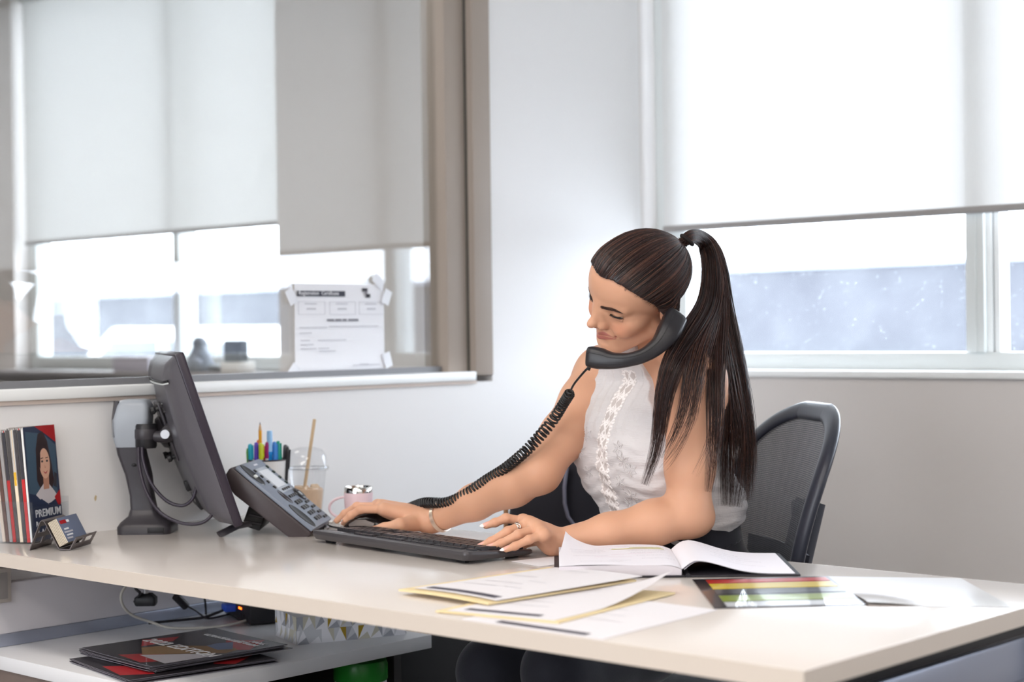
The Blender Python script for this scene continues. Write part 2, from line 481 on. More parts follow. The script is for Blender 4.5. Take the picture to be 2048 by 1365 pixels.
for xx in (-1.4, 1.38):
    for yy in (-.90, .68):
        MB().lathe([(.20,0),(.32,.02),(.32,.20),(.20,.22)], n=24, M=Matrix.Translation((xx,yy+.22,.32)) @ Matrix.Rotation(PI/2,4,'X')).build('wheel', M_black, t, smooth=True)

# ================================================================== desk
DT = .74
M_lam = pm('white_laminate', (220,212,206), .15, spec=.9, bump=.015, bscale=900)
M_edge = pm('cream_edge_band', (206,194,182), .45)
desk = thing('desk', 'long white laminate desk with cream edge standing against the left wall', 'desk', (-1.98, 2.01, 0))
DO = Vector((-1.98, 2.01, 0))
def at(o, *p): return tuple(Vector(p)-Vector(o))
b = MB(); b.box(at(DO,-2.897,1.637,DT-.024), at(DO,-1.058,2.382,DT)); b.build('desktop', M_lam, desk, bevel=.0015)
b = MB()
b.box(at(DO,-2.897,1.634,DT-.0245), at(DO,-1.055,1.637,DT-.0005))
b.box(at(DO,-1.058,1.637,DT-.0245), at(DO,-1.055,2.382,DT-.0005))
b.box(at(DO,-2.897,2.382,DT-.0245), at(DO,-1.055,2.385,DT-.0005))
b.build('edge_band', M_edge, desk)
M_sil = pm('silver_painted_steel', (150,155,170), .35, metal=.4)
M_blk = pm('black_steel', (24,24,28), .5)
MB().box(at(DO,-1.125,1.78,DT-.118), at(DO,-1.098,2.34,DT-.058)).build('side_beam', M_sil, desk, bevel=.004)
MB().box(at(DO,-1.135,1.74,DT-.050), at(DO,-1.085,2.36,DT-.026)).build('mounting_rail', M_blk, desk, bevel=.003)
for yy in (1.80, 2.28):
    MB().box(at(DO,-1.15,yy,0.01), at(DO,-1.09,yy+.05,DT-.06)).build('leg', M_sil, desk, bevel=.004)
MB().box(at(DO,-2.29,2.10,DT-.075), at(DO,-1.16,2.14,DT-.03)).build('cross_beam', M_blk, desk, bevel=.003)

# ================================================================== credenza under the desk
CT = .546
CO = Vector((-2.6, 1.97, 0))
M_cred = pm('white_credenza_laminate', (222,222,224), .35)
M_wood = pm('grey_brown_woodgrain', (120,104,96), .5, var=.25, vscale=14)
cr = thing('credenza', 'low white credenza with an open front under the left end of the desk', 'cabinet', CO)
b = MB(); b.box(at(CO,-2.876,1.655,CT-.026), at(CO,-2.325,2.300,CT)); b.build('top_panel', M_cred, cr, bevel=.0015)
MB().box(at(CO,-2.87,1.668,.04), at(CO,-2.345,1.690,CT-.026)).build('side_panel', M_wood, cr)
MB().box(at(CO,-2.87,2.270,.04), at(CO,-2.40,2.290,CT-.026)).build('side_panel', pm('side_board_in_shade', (48,44,44), .7), cr)  # darker than its twin: shade inside the credenza put into the colour
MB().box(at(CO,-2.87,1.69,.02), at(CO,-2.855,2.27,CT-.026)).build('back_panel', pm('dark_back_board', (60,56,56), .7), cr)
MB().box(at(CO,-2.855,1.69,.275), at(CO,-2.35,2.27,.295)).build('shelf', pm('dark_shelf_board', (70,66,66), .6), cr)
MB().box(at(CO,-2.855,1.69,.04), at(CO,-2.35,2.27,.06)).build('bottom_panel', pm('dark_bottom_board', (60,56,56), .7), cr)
MB().box(at(CO,-2.895,1.20,CT), at(CO,-2.870,2.38,CT+.024)).build('rear_rail', M_sil, cr, bevel=.002)
wp = thing('wall_panel', 'pale grey screen panel fixed to the wall between desk and credenza', 'panel', (-2.885, 1.8, CT+.024))
MB().box((-.012,-.60,.0),(.013,.55,.0955)).build('panel_board', pm('pale_grey_screen', (205,202,206), .6), wp, bevel=.002)
ob = thing('socket_box', 'small beige electrical box low on the wall at the left edge under the desk', 'outlet', (-2.885, 1.70, .66))
MB().box((-.012,-.06,-.03),(.02,.022,.035)).build('box_body', pm('beige_plastic', (180,172,165), .5), ob, bevel=.003)
MB().box((.02,-.05,-.022),(.023,.012,.027)).build('cover_plate', pm('grey_plate', (150,145,142), .5), ob, bevel=.001)

_pp = PXV(880, 1330, 3.56)  # black block added to fill the dark gap under the desk
pd = thing('dark_filler_pedestal', 'added black pedestal that keeps the space under the desk dark beside the credenza', 'cabinet', (_pp.x, _pp.y, 0))
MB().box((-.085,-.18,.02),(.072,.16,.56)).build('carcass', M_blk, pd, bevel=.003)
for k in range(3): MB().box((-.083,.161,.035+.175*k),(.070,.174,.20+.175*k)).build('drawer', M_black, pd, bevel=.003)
# ---- wipes canister
wc = thing('wipes_canister', 'white tub of wipes with a green lid under the credenza top', 'canister', (-2.43, 2.21, .295))
MB().lathe([(.046,0),(.050,.004),(.050,.168),(.0485,.172)]).build('tub', M_white, wc, smooth=True)
MB().lathe([(.0515,.166),(.0525,.168),(.0525,.196),(.050,.204),(.030,.206)]).build('lid', pm('green_plastic', (38,128,44), .3), wc, smooth=True)
def band(r, a0, a1, z0, z1, n=16):
    b = MB()
    b.grid(lambda u, v: (r*math.cos(a0+(a1-a0)*u), r*math.sin(a0+(a1-a0)*u), z0+(z1-z0)*v), n, 1)
    return b
band(.0504, -PI, PI, .02, .14, 40).build('label', pm('white_label', (226,222,226), .5), wc, smooth=True)
band(.0507, -.75, .2, .085, .118).build('label_print', pm('yellow_print', (214,180,40), .5), wc)
band(.0507, -.35, .2, .05, .085).build('label_print', pm('blue_print', (50,90,170), .5), wc)
for k in range(4): band(.0507, -2.1, -1.0, .07+.012*k, .072+.012*k).build('label_print', M_ink2, wc)

# ---- tissue box with facet print
tb0 = Vector((-2.445, 2.064, CT)); tbx = Vector((.078,.206,0)).normalized(); tby = Vector((-tbx.y, tbx.x, 0))
tb = thing('tissue_box', 'slim tissue box printed with grey white and gold triangles', 'tissue box', tb0, frame_of(tbx, tby).to_3x3())
TL_, TW_, TH_ = .222, .122, .052
MB().box((0,0,0.0005),(TL_,TW_,TH_)).build('carton', pm('white_carton', (206,206,206), .5), tb, bevel=.001)
cols = [pm('facet_'+n, c, .45, metal=mt) for n, c, mt in (('white',(226,226,230),0),('pale_grey',(196,198,202),0),('mid_grey',(158,160,168),0),('beige',(190,186,170),0),('gold',(176,146,52),.4))]
MB().lathe([(.0001,0),(.055,0),(.055,.0006),(.0001,.0006)], (TL_/2,TW_/2,TH_-.0002), 24).build('opening_film', pm('clear_film', (232,234,236), .3), tb)
def facets(org, ax, ln):
    b = [MB() for _ in cols]; nx = max(2, int(round(ln/.026)))
    w = ln/nx; rows = [0, TH_/2, TH_]
    def P(i, j):
        x = (i + (.5 if j == 1 else 0))*w; x = min(max(x, 0), ln)
        return Vector(org)+Vector(ax)*x+Vector((0,0,rows[j]))
    nrm = Vector(ax).cross(Vector((0,0,1)))*.0004
    for j in (0, 1):
        for i in range(-1, nx+1):
            for tri in (((i,j),(i+1,j),(i,1-j if j==0 else 2)), ):
                pass
            if j == 0:
                ts = [((i,0),(i+1,0),(i,1)), ((i+1,0),(i+1,1),(i,1))]
            else:
                ts = [((i,1),(i+1,1),(i+1,2)), ((i,1),(i+1,2),(i,2))]
            for tr in ts:
                v = [P(*q) for q in tr]
                if (v[1]-v[0]).cross(v[2]-v[0]).length < 1e-8: continue
                # split every triangle at its centre into three facets, so the print looks like cut stones
                c = (v[0]+v[1]+v[2])/3
                for k in range(2):
                    m_ = random.choices(range(5), (5,4,3,3,1))[0]
                    mid = (v[1]+v[2])/2
                    q = (v[0], v[1], mid) if k == 0 else (v[0], mid, v[2])
                    b[m_].add([x+nrm for x in q], [(0,1,2)])
    for m_, bb in enumerate(b):
        if bb.f: bb.build('facet_print', cols[m_], tb)['kind'] = 'stuff'
facets((0,0,0), (1,0,0), TL_); facets((0,TW_,0), (0,-1,0), TW_)

# ---- magazines
M_cover = pm('black_glossy_cover', (30,26,30), .3, coat=.3)
M_red = pm('red_print', (178,30,36), .35, coat=.3)
M_pg = pm('grey_page_edge', (120,116,124), .7)
M_sand = pm('sand_print', (150,120,84), .4); M_pale = pm('pale_print', (200,198,204), .4); M_lett = pm('white_lettering', (236,236,238), .5)
MGX = Vector((.995,-.09,0)).normalized(); MGY = Vector((-MGX.y, MGX.x, 0))
def sheet_prism(b, poly, z0, z1, bend, m=None):
    n = len(poly)
    vs = [(x,y,z0+bend(x,y)) for x,y in poly]+[(x,y,z1+bend(x,y)) for x,y in poly]
    b.add(vs, [tuple(range(n-1,-1,-1)), tuple(range(n,2*n))]+[(i,(i+1)%n,n+(i+1)%n,n+i) for i in range(n)], m)
NM = 11
mw_, mh_ = .243, .278
zz = CT+.0006
for k in range(NM):
    low = k < 5
    ang = math.radians((-3.5 if low else 1)+random.uniform(-2.2,2.2))
    ox, oy = (-2.622, 1.700) if low else (-2.645, 1.728)
    ox += random.uniform(-.012,.012); oy += random.uniform(-.006,.008)
    if k == NM-1: ox, oy, ang = -2.646, 1.731, 0
    X = MGX*math.cos(ang)+MGY*math.sin(ang); Y = Vector((-X.y,X.x,0))
    where = 'topmost of the stack, red and black cover reading 2022 EDITION' if k == NM-1 else None
    ORD_ = ['topmost','second','third','fourth','fifth','sixth','seventh','eighth','ninth','tenth','lowest']
    lab = 'glossy red and black magazine lying face up, topmost of the stack on the credenza' if k == NM-1 else ('lowest magazine of the stack lying on the credenza' if k == 0 else 'dark glossy magazine, '+ORD_[NM-1-k]+' from the top of the stack on the credenza')
    mg = thing('magazine', lab, 'magazine', (ox,oy,zz), frame_of(X, Y).to_3x3(), 'magazines stacked on the credenza')
    curl = .0012 if k >= 5 else .0006
    def up(u, v, c=curl): return c*(max(0, .35-u)/.35)**2 + c*.6*(max(0,u-.8)/.2)**2
    b = MB(); b.grid(lambda u, v: (u*mw_, v*mh_, .0012+up(u,v)), 12, 2, thick=.0011); b.build('pages', M_pg, mg, smooth=False)
    b = MB(); b.grid(lambda u, v: (-.0005+u*(mw_+.001), -.0005+v*(mh_+.001), .0015+up(u,v)), 12, 2, thick=.00025); cv = b.build('cover', M_cover, mg, smooth=False)
    def decal(name, poly, mat, dz=.0016):
        bb = MB(); N_ = 10
        us = [p[0] for p in poly]
        bb.add([(u*mw_, v*mh_, dz+up(u,v)) for u, v in poly], [tuple(range(len(poly)))])
        return bb.build(name, mat, mg)
    if k in (NM-1, 4, 5):
        decal('cover_print', [(.04,.42),(.26,.30),(.24,.55),(.12,.66)], M_red)
        decal('cover_print', [(.42,.05),(.80,.02),(.92,.20),(.60,.28)], M_red)
        decal('cover_print', [(.52,.80),(.72,.99),(.98,.72),(.86,.62)], M_red)
    if k == NM-1:
        decal('cover_print', [(.30,.28),(.55,.16),(.80,.42),(.96,.55),(.90,.70),(.62,.66),(.40,.50)], M_sand, .00170)
        decal('cover_print', [(.55,.14),(.98,.10),(.99,.48),(.80,.40)], M_pale, .00175)
        decal('cover_print', [(.52,.62),(.62,.80),(.86,.66),(.80,.58)], pm('blue_print_dark', (120,136,170), .4), .0018)
        decal('cover_print', [(.28,.58),(.36,.80),(.55,.78),(.60,.60),(.42,.48)], M_cover, .00185)
        for txt, sz, u, v, a in (('2022 EDITION', .037, .08, .40, 0), ('ULTIMATE BUYERS GUIDE', .0150, .20, .80, 0), ('MAXX', .016, .72, .865, 0)):
            lettering('cover_lettering', txt, sz, Matrix.Translation((u*mw_, v*mh_, .0034)), M_lett, mg, bold=.0005)
        decal('cover_print', [(.62,.86),(.86,.83),(.86,.845),(.62,.875)], M_lett, .0019)
    zz += .00175 + (.0006 if k == 4 else 0)

# ---- small black computer box with leads
dv = thing('mini_computer', 'black device with two orange lights behind the tissue box', 'computer', (-2.66, 2.24, CT), frame_of((.35,.94,0),(-.94,.35,0)).to_3x3())
MB().box((-.10,-.02,.002),(.10,.15,.040)).build('case', M_black, dv, bevel=.003)
for k in range(2): MB().box((-.1015,.045-.011*k,.026),(-.0995,.050-.011*k,.030)).build('indicator_light', pm('orange_light', (255,120,20), .5, emis=(255,90,20), estr=6), dv)
for k in range(3): MB().box((-.1012,.0+.018*k,.008),(-.0995,.012+.018*k,.018)).build('port', M_blk, dv)
def cable(name, label, pts, r, mat, n=8, res=5, parent=None):
    P = [Vector(p) for p in pts]
    # Catmull-Rom
    out = []
    for i in range(len(P)-1):
        p0 = P[max(i-1,0)]; p1 = P[i]; p2 = P[i+1]; p3 = P[min(i+2,len(P)-1)]
        for k in range(res):
            u = k/res
            out.append(.5*((2*p1)+(p2-p0)*u+(2*p0-5*p1+4*p2-p3)*u*u+(3*p1-p0-3*p2+p3)*u**3))
    out.append(P[-1])
    o = MB().tube(out, r, n).build(name, mat, parent, smooth=True)
    if label: tag(o, label, 'cable')
    return o
Z0 = 1.13
c = cable('network_cable', 'pale grey cable looping in front of the wall panel to the black device', [(-2.80,1.99,.716),(-2.80,1.945,.655),(-2.80,1.92,.622),(-2.81,1.945,.585),(-2.80,1.99,.562),(-2.765,2.02,.5495),(-2.71,2.09,.5495),(-2.70,2.16,.556),(-2.715,2.205,.566)], .0027, pm('pale_grey_cable', (176,172,164), .5))
MB().box((-.008,-.02,-.006),(.008,.02,.006)).build('plug', pm('white_plug', (200,198,192), .5), c, bevel=.002, mat4=Matrix.Translation((-2.718,2.215,.567)))
c = cable('video_cable', 'black cable with a bright blue plug at the black device', [(-2.85,2.02,.5505),(-2.825,2.09,.5505),(-2.805,2.12,.553),(-2.793,2.145,.560),(-2.783,2.168,.568)], .0028, M_black)
MB().box((-.016,-.03,-.008),(.016,.03,.008)).build('plug', pm('blue_plug', (40,76,176), .4), c, bevel=.004, mat4=Matrix.Translation((-2.775,2.185,.570)) @ Matrix.Rotation(-.35,4,'Z'))
c = cable('power_cable', 'black cable with a ferrite lump hanging behind the desk edge', [(-2.80,2.03,.716),(-2.80,2.05,.62),(-2.80,2.062,.594),(-2.80,2.10,.570),(-2.80,2.13,.5505),(-2.81,2.20,.5505)], .0022, M_black)
MB().tube([(-2.80,2.050,.606),(-2.80,2.075,.582)], .0085, 12).build('ferrite', M_black, c, smooth=True)
cable('looped_cable', 'thin black cable looping beside the ferrite under the desk', [(-2.84,2.09,.70),(-2.84,2.10,.605),(-2.84,2.125,.612),(-2.84,2.15,.59),(-2.84,2.155,.5505)], .0022, M_black)
cable('short_cable', 'short black cable running down beside the clamp screw under the desk', [(-2.81,1.945,.716),(-2.805,1.955,.64),(-2.80,1.965,.622),(-2.84,1.98,.60)], .003, M_black)

# ================================================================== monitor arm and monitor
r_ = Vector((math.cos(_yaw), math.sin(_yaw), 0)); f_ = Vector((-r_.y, r_.x, 0)); UPV = Vector((0,0,1))
ma = thing('monitor_mount', 'black and grey monitor arm clamped to the back of the desk', 'monitor arm', (-2.809, 1.992, DT), frame_of(r_, f_).to_3x3())
# local x = image right, y = away, z = up
b = MB()
pol = lambda w, d, c: [(-w+c,-d),(w-c,-d),(w,-d+c),(w,d-c),(w-c,d),(-w+c,d),(-w,d-c),(-w,-d+c)]
def loft(b, rings, m=None):
    n = len(rings[0]); vs = [p for r in rings for p in r]
    fs = [tuple(range(n-1,-1,-1)), tuple((len(rings)-1)*n+i for i in range(n))]
    for k in range(len(rings)-1):
        fs += [(k*n+i, k*n+(i+1)%n, (k+1)*n+(i+1)%n, (k+1)*n+i) for i in range(n)]
    return b.add(vs, fs, m)
def rring(w, d, z, cx=0, cy=0, c=.35, n=6):
    """rounded rectangle ring"""
    out = []; rr = min(w, d)*c
    for qx, qy, a0 in ((1,-1,-PI/2),(1,1,0),(-1,1,PI/2),(-1,-1,PI)):
        for i in range(n):
            a = a0+PI/2*i/(n-1)
            out.append((cx+qx*(w-rr)+rr*math.cos(a), cy+qy*(d-rr)+rr*math.sin(a), z))
    return out
loft(b, [rring(.053,.050,0), rring(.053,.050,.014), rring(.047,.044,.022,-.001), rring(.030,.028,.034,-.004), rring(.025,.024,.046,-.006)])
b.build('base', M_dark, ma, smooth=True)
MB().box((.010,-.0515,.003),(.042,-.048,.014)).build('base_badge', M_black, ma, bevel=.001)
b = MB()
loft(b, [rring(.024,.022,.040,-.006), rring(.022,.020,.075,-.010), rring(.024,.022,.115,-.016), rring(.026,.024,.155,-.028), rring(.026,.025,.185,-.034)])
b.build('lower_arm', M_dark, ma, smooth=True)
MB().ell((-.020,-.024,.135),(.005,.003,.003)).build('cable_hole', M_blk, ma, smooth=True)
b = MB()
M_hd = pm('grey_arm_plastic', (150,156,164), .35)
loft(b, [rring(.027,.026,.170,-.030), rring(.034,.030,.190,-.028), rring(.036,.032,.225,-.026), rring(.032,.030,.252,-.022), rring(.026,.026,.262,-.022), rring(.018,.02,.264,-.022)])
b.build('arm_head', M_hd, ma, smooth=True)
MB().tube([(-.055,-.002,.19),(-.056,-.002,.225),(-.052,0,.26)], (.010,.028), 10).build('side_cover', M_dark, ma, smooth=True)
b = MB(); b.lathe([(.019,.168),(.021,.172),(.021,.212),(.019,.216)], (.004,-.022,0), 20); b.build('swivel_joint', M_black, ma, smooth=True)
b = MB(); b.lathe([(.0215,.186),(.0225,.190),(.0225,.204),(.0215,.206)], (.004,-.022,0), 20); b.build('swivel_collar', M_dark, ma, smooth=True)
MB().tube([(.010,-.024,.192),(.034,-.028,.190),(.052,-.022,.198),(.068,-.006,.202)], [.010,.012,.020,.018], 12).build('tilt_bracket', M_dark, ma, smooth=True)
MB().tube([(.046,-.045,.196),(.046,0,.196)], .009, 14).build('pivot_bolt', M_steel, ma, smooth=True)
MB().tube([(-.006,0,-.03),(-.006,0,-.124)], .0055, 12).build('clamp_screw', M_steel, ma, smooth=True)
b = MB(); loft(b, [rring(.019,.012,-.146,-.006), rring(.021,.014,-.141,-.006), rring(.021,.014,-.130,-.006), rring(.012,.01,-.122,-.006)]); b.build('clamp_knob', M_blk, ma, smooth=True)

PH = math.radians(15.8)
mh = r_*math.cos(PH)+f_*math.sin(PH); mwv = f_*math.cos(PH)-r_*math.sin(PH)
TI = math.radians(18)
mN = mh*math.cos(TI)+UPV*math.sin(TI); mU = UPV*math.cos(TI)-mh*math.sin(TI)
Bn = Vector((-2.551,2.027,-.362+Z0))
RM = Matrix.Identity(3)
for i in range(3): RM[i][0] = mwv[i]; RM[i][1] = mU[i]; RM[i][2] = mN[i]     # x along width (away), y up the panel, z = screen normal
if RM.determinant() < 0:
    for i in range(3): RM[i][0] = -mwv[i]
    SG = -1
else: SG = 1
mo = thing('monitor', 'black flat monitor seen from behind, tilted back on a monitor arm', 'monitor', Bn, RM)
MWD, MHT = .545, .348
def mx(w): return SG*w
b = MB(); b.box((min(mx(0),mx(MWD)),0,-.018),(max(mx(0),mx(MWD)),MHT,.0)); b.build('bezel', pm('black_bezel', (44,36,48), .35), mo, bevel=.004)
MB().box((min(mx(.015),mx(MWD-.015)),.02,.0),(max(mx(.015),mx(MWD-.015)),MHT-.015,.0008)).build('screen', pm('dark_screen', (8,8,10), .15), mo)
b = MB(); 
M_mback = pm('ribbed_dark_back', (84,82,88), .34, bump=.03, bscale=300)
_nt = M_mback.node_tree
_tc = _nt.nodes.new('ShaderNodeTexCoord'); _wv = _nt.nodes.new('ShaderNodeTexWave'); _wv.bands_direction = 'Y'; _wv.inputs['Scale'].default_value = 190
_bp = _nt.nodes.new('ShaderNodeBump'); _bp.inputs['Strength'].default_value = .10; _bp.inputs['Distance'].default_value = .001
_nt.links.new(_tc.outputs['Object'], _wv.inputs['Vector']); _nt.links.new(_wv.outputs['Fac'], _bp.inputs['Height']); _nt.links.new(_bp.outputs['Normal'], _nt.nodes['Principled BSDF'].inputs['Normal'])
def backz(u, v):
    eu = min(u, 1-u)/.10; ev = min(v, 1-v)/.10
    e = min(1, eu)**.5*min(1, ev)**.35
    bul = .030+.020*math.sin(PI*min(1,max(0,v*1.05)))**.8*math.sin(PI*u)**.5
    return -.016-e*bul
b.grid(lambda u, v: (mx((.004+u*(.992))*MWD), .003+v*(MHT-.006), backz(u,v)), 40, 34)
b.build('back_cover', M_mback, mo, smooth=True)
MB().grid(lambda u, v: (mx((.06+u*.88)*MWD), MHT*(.865+.012*v), backz(.06+.88*u,.87)-.0012), 30, 1, thick=.002).build('vent_slot', M_blk, mo)
MB().grid(lambda u, v: (mx((.06+u*.88)*MWD), MHT*(.855+.008*v), backz(.06+.88*u,.86)-.0016), 30, 1, thick=.002).build('trim_strip', M_alu, mo)
RB = Matrix(((-SG,0,0,0),(0,1,0,0),(0,0,-1,0),(0,0,0,1)))
lettering('logo_lettering', 'HKC', .030, Matrix.Translation((mx(.22*MWD), MHT*.70, -.0645)) @ RB, pm('logo_grey', (30,28,32), .3), mo, depth=.001, sx=1.2, align='CENTER')
pc = (mx(.42*MWD), MHT*.575)
MB().box((pc[0]-.06,pc[1]-.06,-.069),(pc[0]+.06,pc[1]+.06,-.0635)).build('mounting_plate', M_dark, mo, bevel=.002)
for sx in (-1,1):
    for sy in (-1,1):
        b = MB(); b.tube([(pc[0]+sx*.05,pc[1]+sy*.05,-.066),(pc[0]+sx*.05,pc[1]+sy*.05,-.074),(pc[0]+sx*.05,pc[1]+sy*.05,-.078),(pc[0]+sx*.05,pc[1]+sy*.05,-.084)], [.004,.004,.0075,.0075], 10); b.build('thumb_screw', M_blk, mo, smooth=False)
MB().lathe([(.030,0),(.034,.004),(.030,.012),(.020,.016)], (pc[0],pc[1],0), 20, M=Matrix.Translation((0,0,-.068)) @ Matrix.Rotation(PI,4,'X') @ Matrix.Scale(-1,4,(0,1,0))).build('swivel_disc', M_dark, mo, smooth=True)
MB().box((pc[0]-.075,MHT*.10,-.058),(pc[0]+.075,MHT*.27,-.046)).build('port_panel', M_blk, mo, bevel=.002)
for k in range(4): MB().box((pc[0]-.06+.032*k,MHT*.14,-.0595),(pc[0]-.04+.032*k,MHT*.19,-.057)).build('port', M_steel if k%2 else M_black, mo)
MB().box((pc[0]-.03,MHT*.21,-.068),(pc[0]-.005,MHT*.27,-.056)).build('plug', M_black, mo, bevel=.002)
# leads from arm head to the monitor's ports
MO = Matrix.Translation(Bn) @ RM.to_4x4()
ps = MO @ Vector((pc[0]-.02, MHT*.205, -.072)); pt = MO @ Vector((pc[0]+.05, MHT*.14, -.068))
h0 = Vector((-2.80,2.00,DT)) + r_*.004 - f_*.03 + UPV*.165
M_cab = pm('dark_purple_grey_cable', (44,38,50), .45)
cable('monitor_cable', 'upper of two dark cables drooping from the monitor arm to the screen', [PXV(*p) for p in ((284,896,3.318),(287,925,3.308),(303,968,3.300),(333,1002,3.295),(364,1012,3.290),(384,1000,3.285),(392,978,3.285),(394,958,3.30))], .0034, M_cab)
cable('monitor_cable', 'lower of two dark cables drooping from the monitor arm to the screen', [PXV(*p) for p in ((277,896,3.318),(279,935,3.305),(293,985,3.285),(320,1025,3.262),(360,1046,3.255),(398,1048,3.255),(421,1034,3.255),(428,1012,3.27))], .0034, M_cab)
# a small tan scuff on the wall paint
MB().prism([(0,-.004),(.003,-.001),(.004,.006),(.001,.008),(-.002,.002)], 0, .0004).build('scuff_mark', pm('tan_scuff', (196,176,140), .8), wall_left, mat4=Matrix(((0,0,1,XW+.0002),(1,0,0,1.93),(0,1,0,.805),(0,0,0,1))))
# ================================================================== desk telephone
pB = Vector((-2.476, 2.133, -.378+Z0))
pl = Vector((-.61,-.47,.635)).normalized()
pu = Vector((-.605,.796,0)); pu = (pu-pl*pu.dot(pl)).normalized()
pn = pl.cross(pu); 
if pn.dot(Vector((.8,.6,.5))) < 0: pn = -pn
# local: x = pu (away from camera), y = pl (up the phone), z = pn
RP = Matrix.Identity(3)
for i in range(3): RP[i][0] = pu[i]; RP[i][1] = pl[i]; RP[i][2] = pn[i]
FL = 1
if RP.determinant() < 0:
    FL = -1
    for i in range(3): RP[i][0] = -pu[i]
ph = thing('desk_telephone', 'grey office desk telephone without its handset, propped on a stand beside the monitor', 'telephone', pB, RP)
PW, PL = .183, .192
M_phg = pm('blue_grey_phone_plastic', (118,126,140), .38, bump=.02, bscale=900)
M_phd = pm('dark_phone_plastic', (62,54,56), .42)
M_key = pm('black_phone_key', (28,28,32), .35)
def pbx(lo, hi): 
    xs_ = sorted((FL*lo[0], FL*hi[0])); return (xs_[0], lo[1], lo[2]), (xs_[1], hi[1], hi[2])
def pX(x): return FL*x
def pbox(b, lo, hi): l, h = pbx(lo, hi); b.box(l, h); return b
# lower shell (wedge)
b = MB()
sec = [(.0,-.004),(-.004,-.010),(.004,-.030),(.03,-.040),(.16,-.043),(.197,-.036),(.200,-.012),(.198,-.004)]
for k, x in enumerate((0, PW)):
    b.add([(pX(x), y, z) for y, z in sec], [])
n = len(sec); b.f += [tuple(range(n)), tuple(range(2*n-1,n-1,-1))]+[(i,(i+1)%n,n+(i+1)%n,n+i) for i in range(n)]; b.mi += [0]*(n+2)
b.build('lower_shell', M_phd, ph, bevel=.004)
# face plate; flat black ovals stand for the shaded cradle wells near its left edge
b = MB(); pbox(b, (0,0,-.004), (PW,PL,.004)); b.build('face_plate', M_phg, ph, bevel=.003)
def well(x, y, rx, ry):
    b = MB(); S_ = Matrix.Translation((pX(x), y, 0)) @ Matrix.Diagonal((rx, ry, 1, 1))
    b.lathe([(1.12,.0040),(1.06,.0052),(1.0,.0050),(.93,.0042),(.0001,.0041)], n=28, cap=False, M=S_); b.build('cradle_well_shade', M_blk, ph, smooth=True)
well(.027,.036,.0200,.030); well(.027,.160,.0200,.028)
b = MB(); pbox(b, (.019,.150,.004), (.031,.157,.0085)); b.build('hook_switch', M_alu, ph, bevel=.001)
# display
M_lcd = pm('pale_display', (208,212,218), .25)
b = MB(); pbox(b, (.072,.098,.0035), (.158,.170,.0046)); b.build('display_bezel', pm('grey_display_bezel', (168,174,182), .35), ph, bevel=.001)
b = MB(); pbox(b, (.080,.112,.0045), (.150,.162,.0052)); b.build('display', M_lcd, ph)
def keyrow(name, pts, sx, sy, m=M_key, h=.0068):
    for x, y in pts:
        bb = MB(); pbox(bb, (x-sx/2,y-sy/2,.003), (x+sx/2,y+sy/2,h)); bb.build(name, m, ph, bevel=.0012)
keyrow('line_key', [(.064,.166-.0165*k) for k in range(4)], .009, .0075)
keyrow('line_key', [(.167,.166-.0165*k) for k in range(4)], .009, .0075, pm('green_black_key', (20,40,30), .35))
keyrow('soft_key', [(.095+.0165*k,.104) for k in range(4)], .011, .0055)
keyrow('function_key', [(.088+.016*k,.084) for k in range(4)], .012, .0065)
keyrow('dial_key', [(.084+.0175*i,.066-.0165*j) for j in range(4) for i in range(3)], .013, .0095)
keyrow('function_key', [(.145+.016*i,.058-.0155*j) for j in range(4) for i in range(2)], .012, .006)
b = MB(); b.lathe([(.017,.003),(.017,.006),(.014,.008),(.009,.008),(.008,.006),(.0001,.006)], (pX(.160),.080,0), 24, cap=False); b.build('navigation_ring', M_key, ph, smooth=True)
b = MB(); b.lathe([(.006,.004),(.006,.008),(.0001,.0085)], (pX(.160),.080,0), 14, cap=False); b.build('select_key', pm('silver_key', (170,174,180), .3), ph, smooth=True)
for k in range(1,6):
    b = MB(); rr = .0035*k
    b.tube([(pX(.058)+rr*.8*math.cos(a), .088+rr*1.1*math.sin(a), .0042) for a in np.linspace(0,2*PI,24,endpoint=False)], .0006, 4, closed=True); b.build('speaker_groove', M_phd, ph)
b = MB(); pbox(b, (.100,.178,.004), (.128,.182,.0043)); b.build('logo_mark', M_pale, ph)
# stand at the back and its wire foot
b = MB()
P0 = ph.matrix_world if False else Matrix.Translation(pB) @ RP.to_4x4()
inv = P0.inverted()
def lw(*p): return tuple(inv @ Vector(p))
bs0 = Vector((-2.615,2.105,DT))
b.add([lw(*(bs0+r_*x+f_*y+UPV*z)) for x, y, z in ((-.022,-.02,.018),(.012,-.02,.006),(.030,-.02,.055),(.004,-.02,.088),(-.022,.11,.018),(.012,.11,.006),(.030,.11,.055),(.004,.11,.088))],
      [(0,1,2,3),(7,6,5,4),(0,4,5,1),(1,5,6,2),(2,6,7,3),(3,7,4,0)])
st = b.build('stand', M_blk, ph, bevel=.003)
for k in range(5):
    z = .022+.013*k; xo = .012+.018*(z-.006)/.049
    MB().tube([lw(*(bs0+r_*(xo-.034+.003*k)+f_*-.021+UPV*(z+.004))), lw(*(bs0+r_*(xo-.002)+f_*-.021+UPV*(z-.002)))], .002, 6).build('stand_rib', M_dark, st)
MB().tube([lw(*(bs0+r_*x+f_*y+UPV*z)) for x, y, z in ((-.005,-.02,.022),(-.03,-.03,.018),(-.052,-.045,.008),(-.062,-.05,.0035))], [(.004,.011)]*4, 8, flat=(0,0,1)).build('stand_foot', M_dark, ph, smooth=True)
cable('telephone_line', 'grey flat cable lying on the desk behind the desk telephone', [(-2.66,2.20,DT+.035),(-2.63,2.23,DT+.012),(-2.60,2.25,DT+.0045),(-2.55,2.235,DT+.0045),(-2.52,2.205,DT+.0045)], .0035, pm('grey_line_cord', (120,120,122), .45))
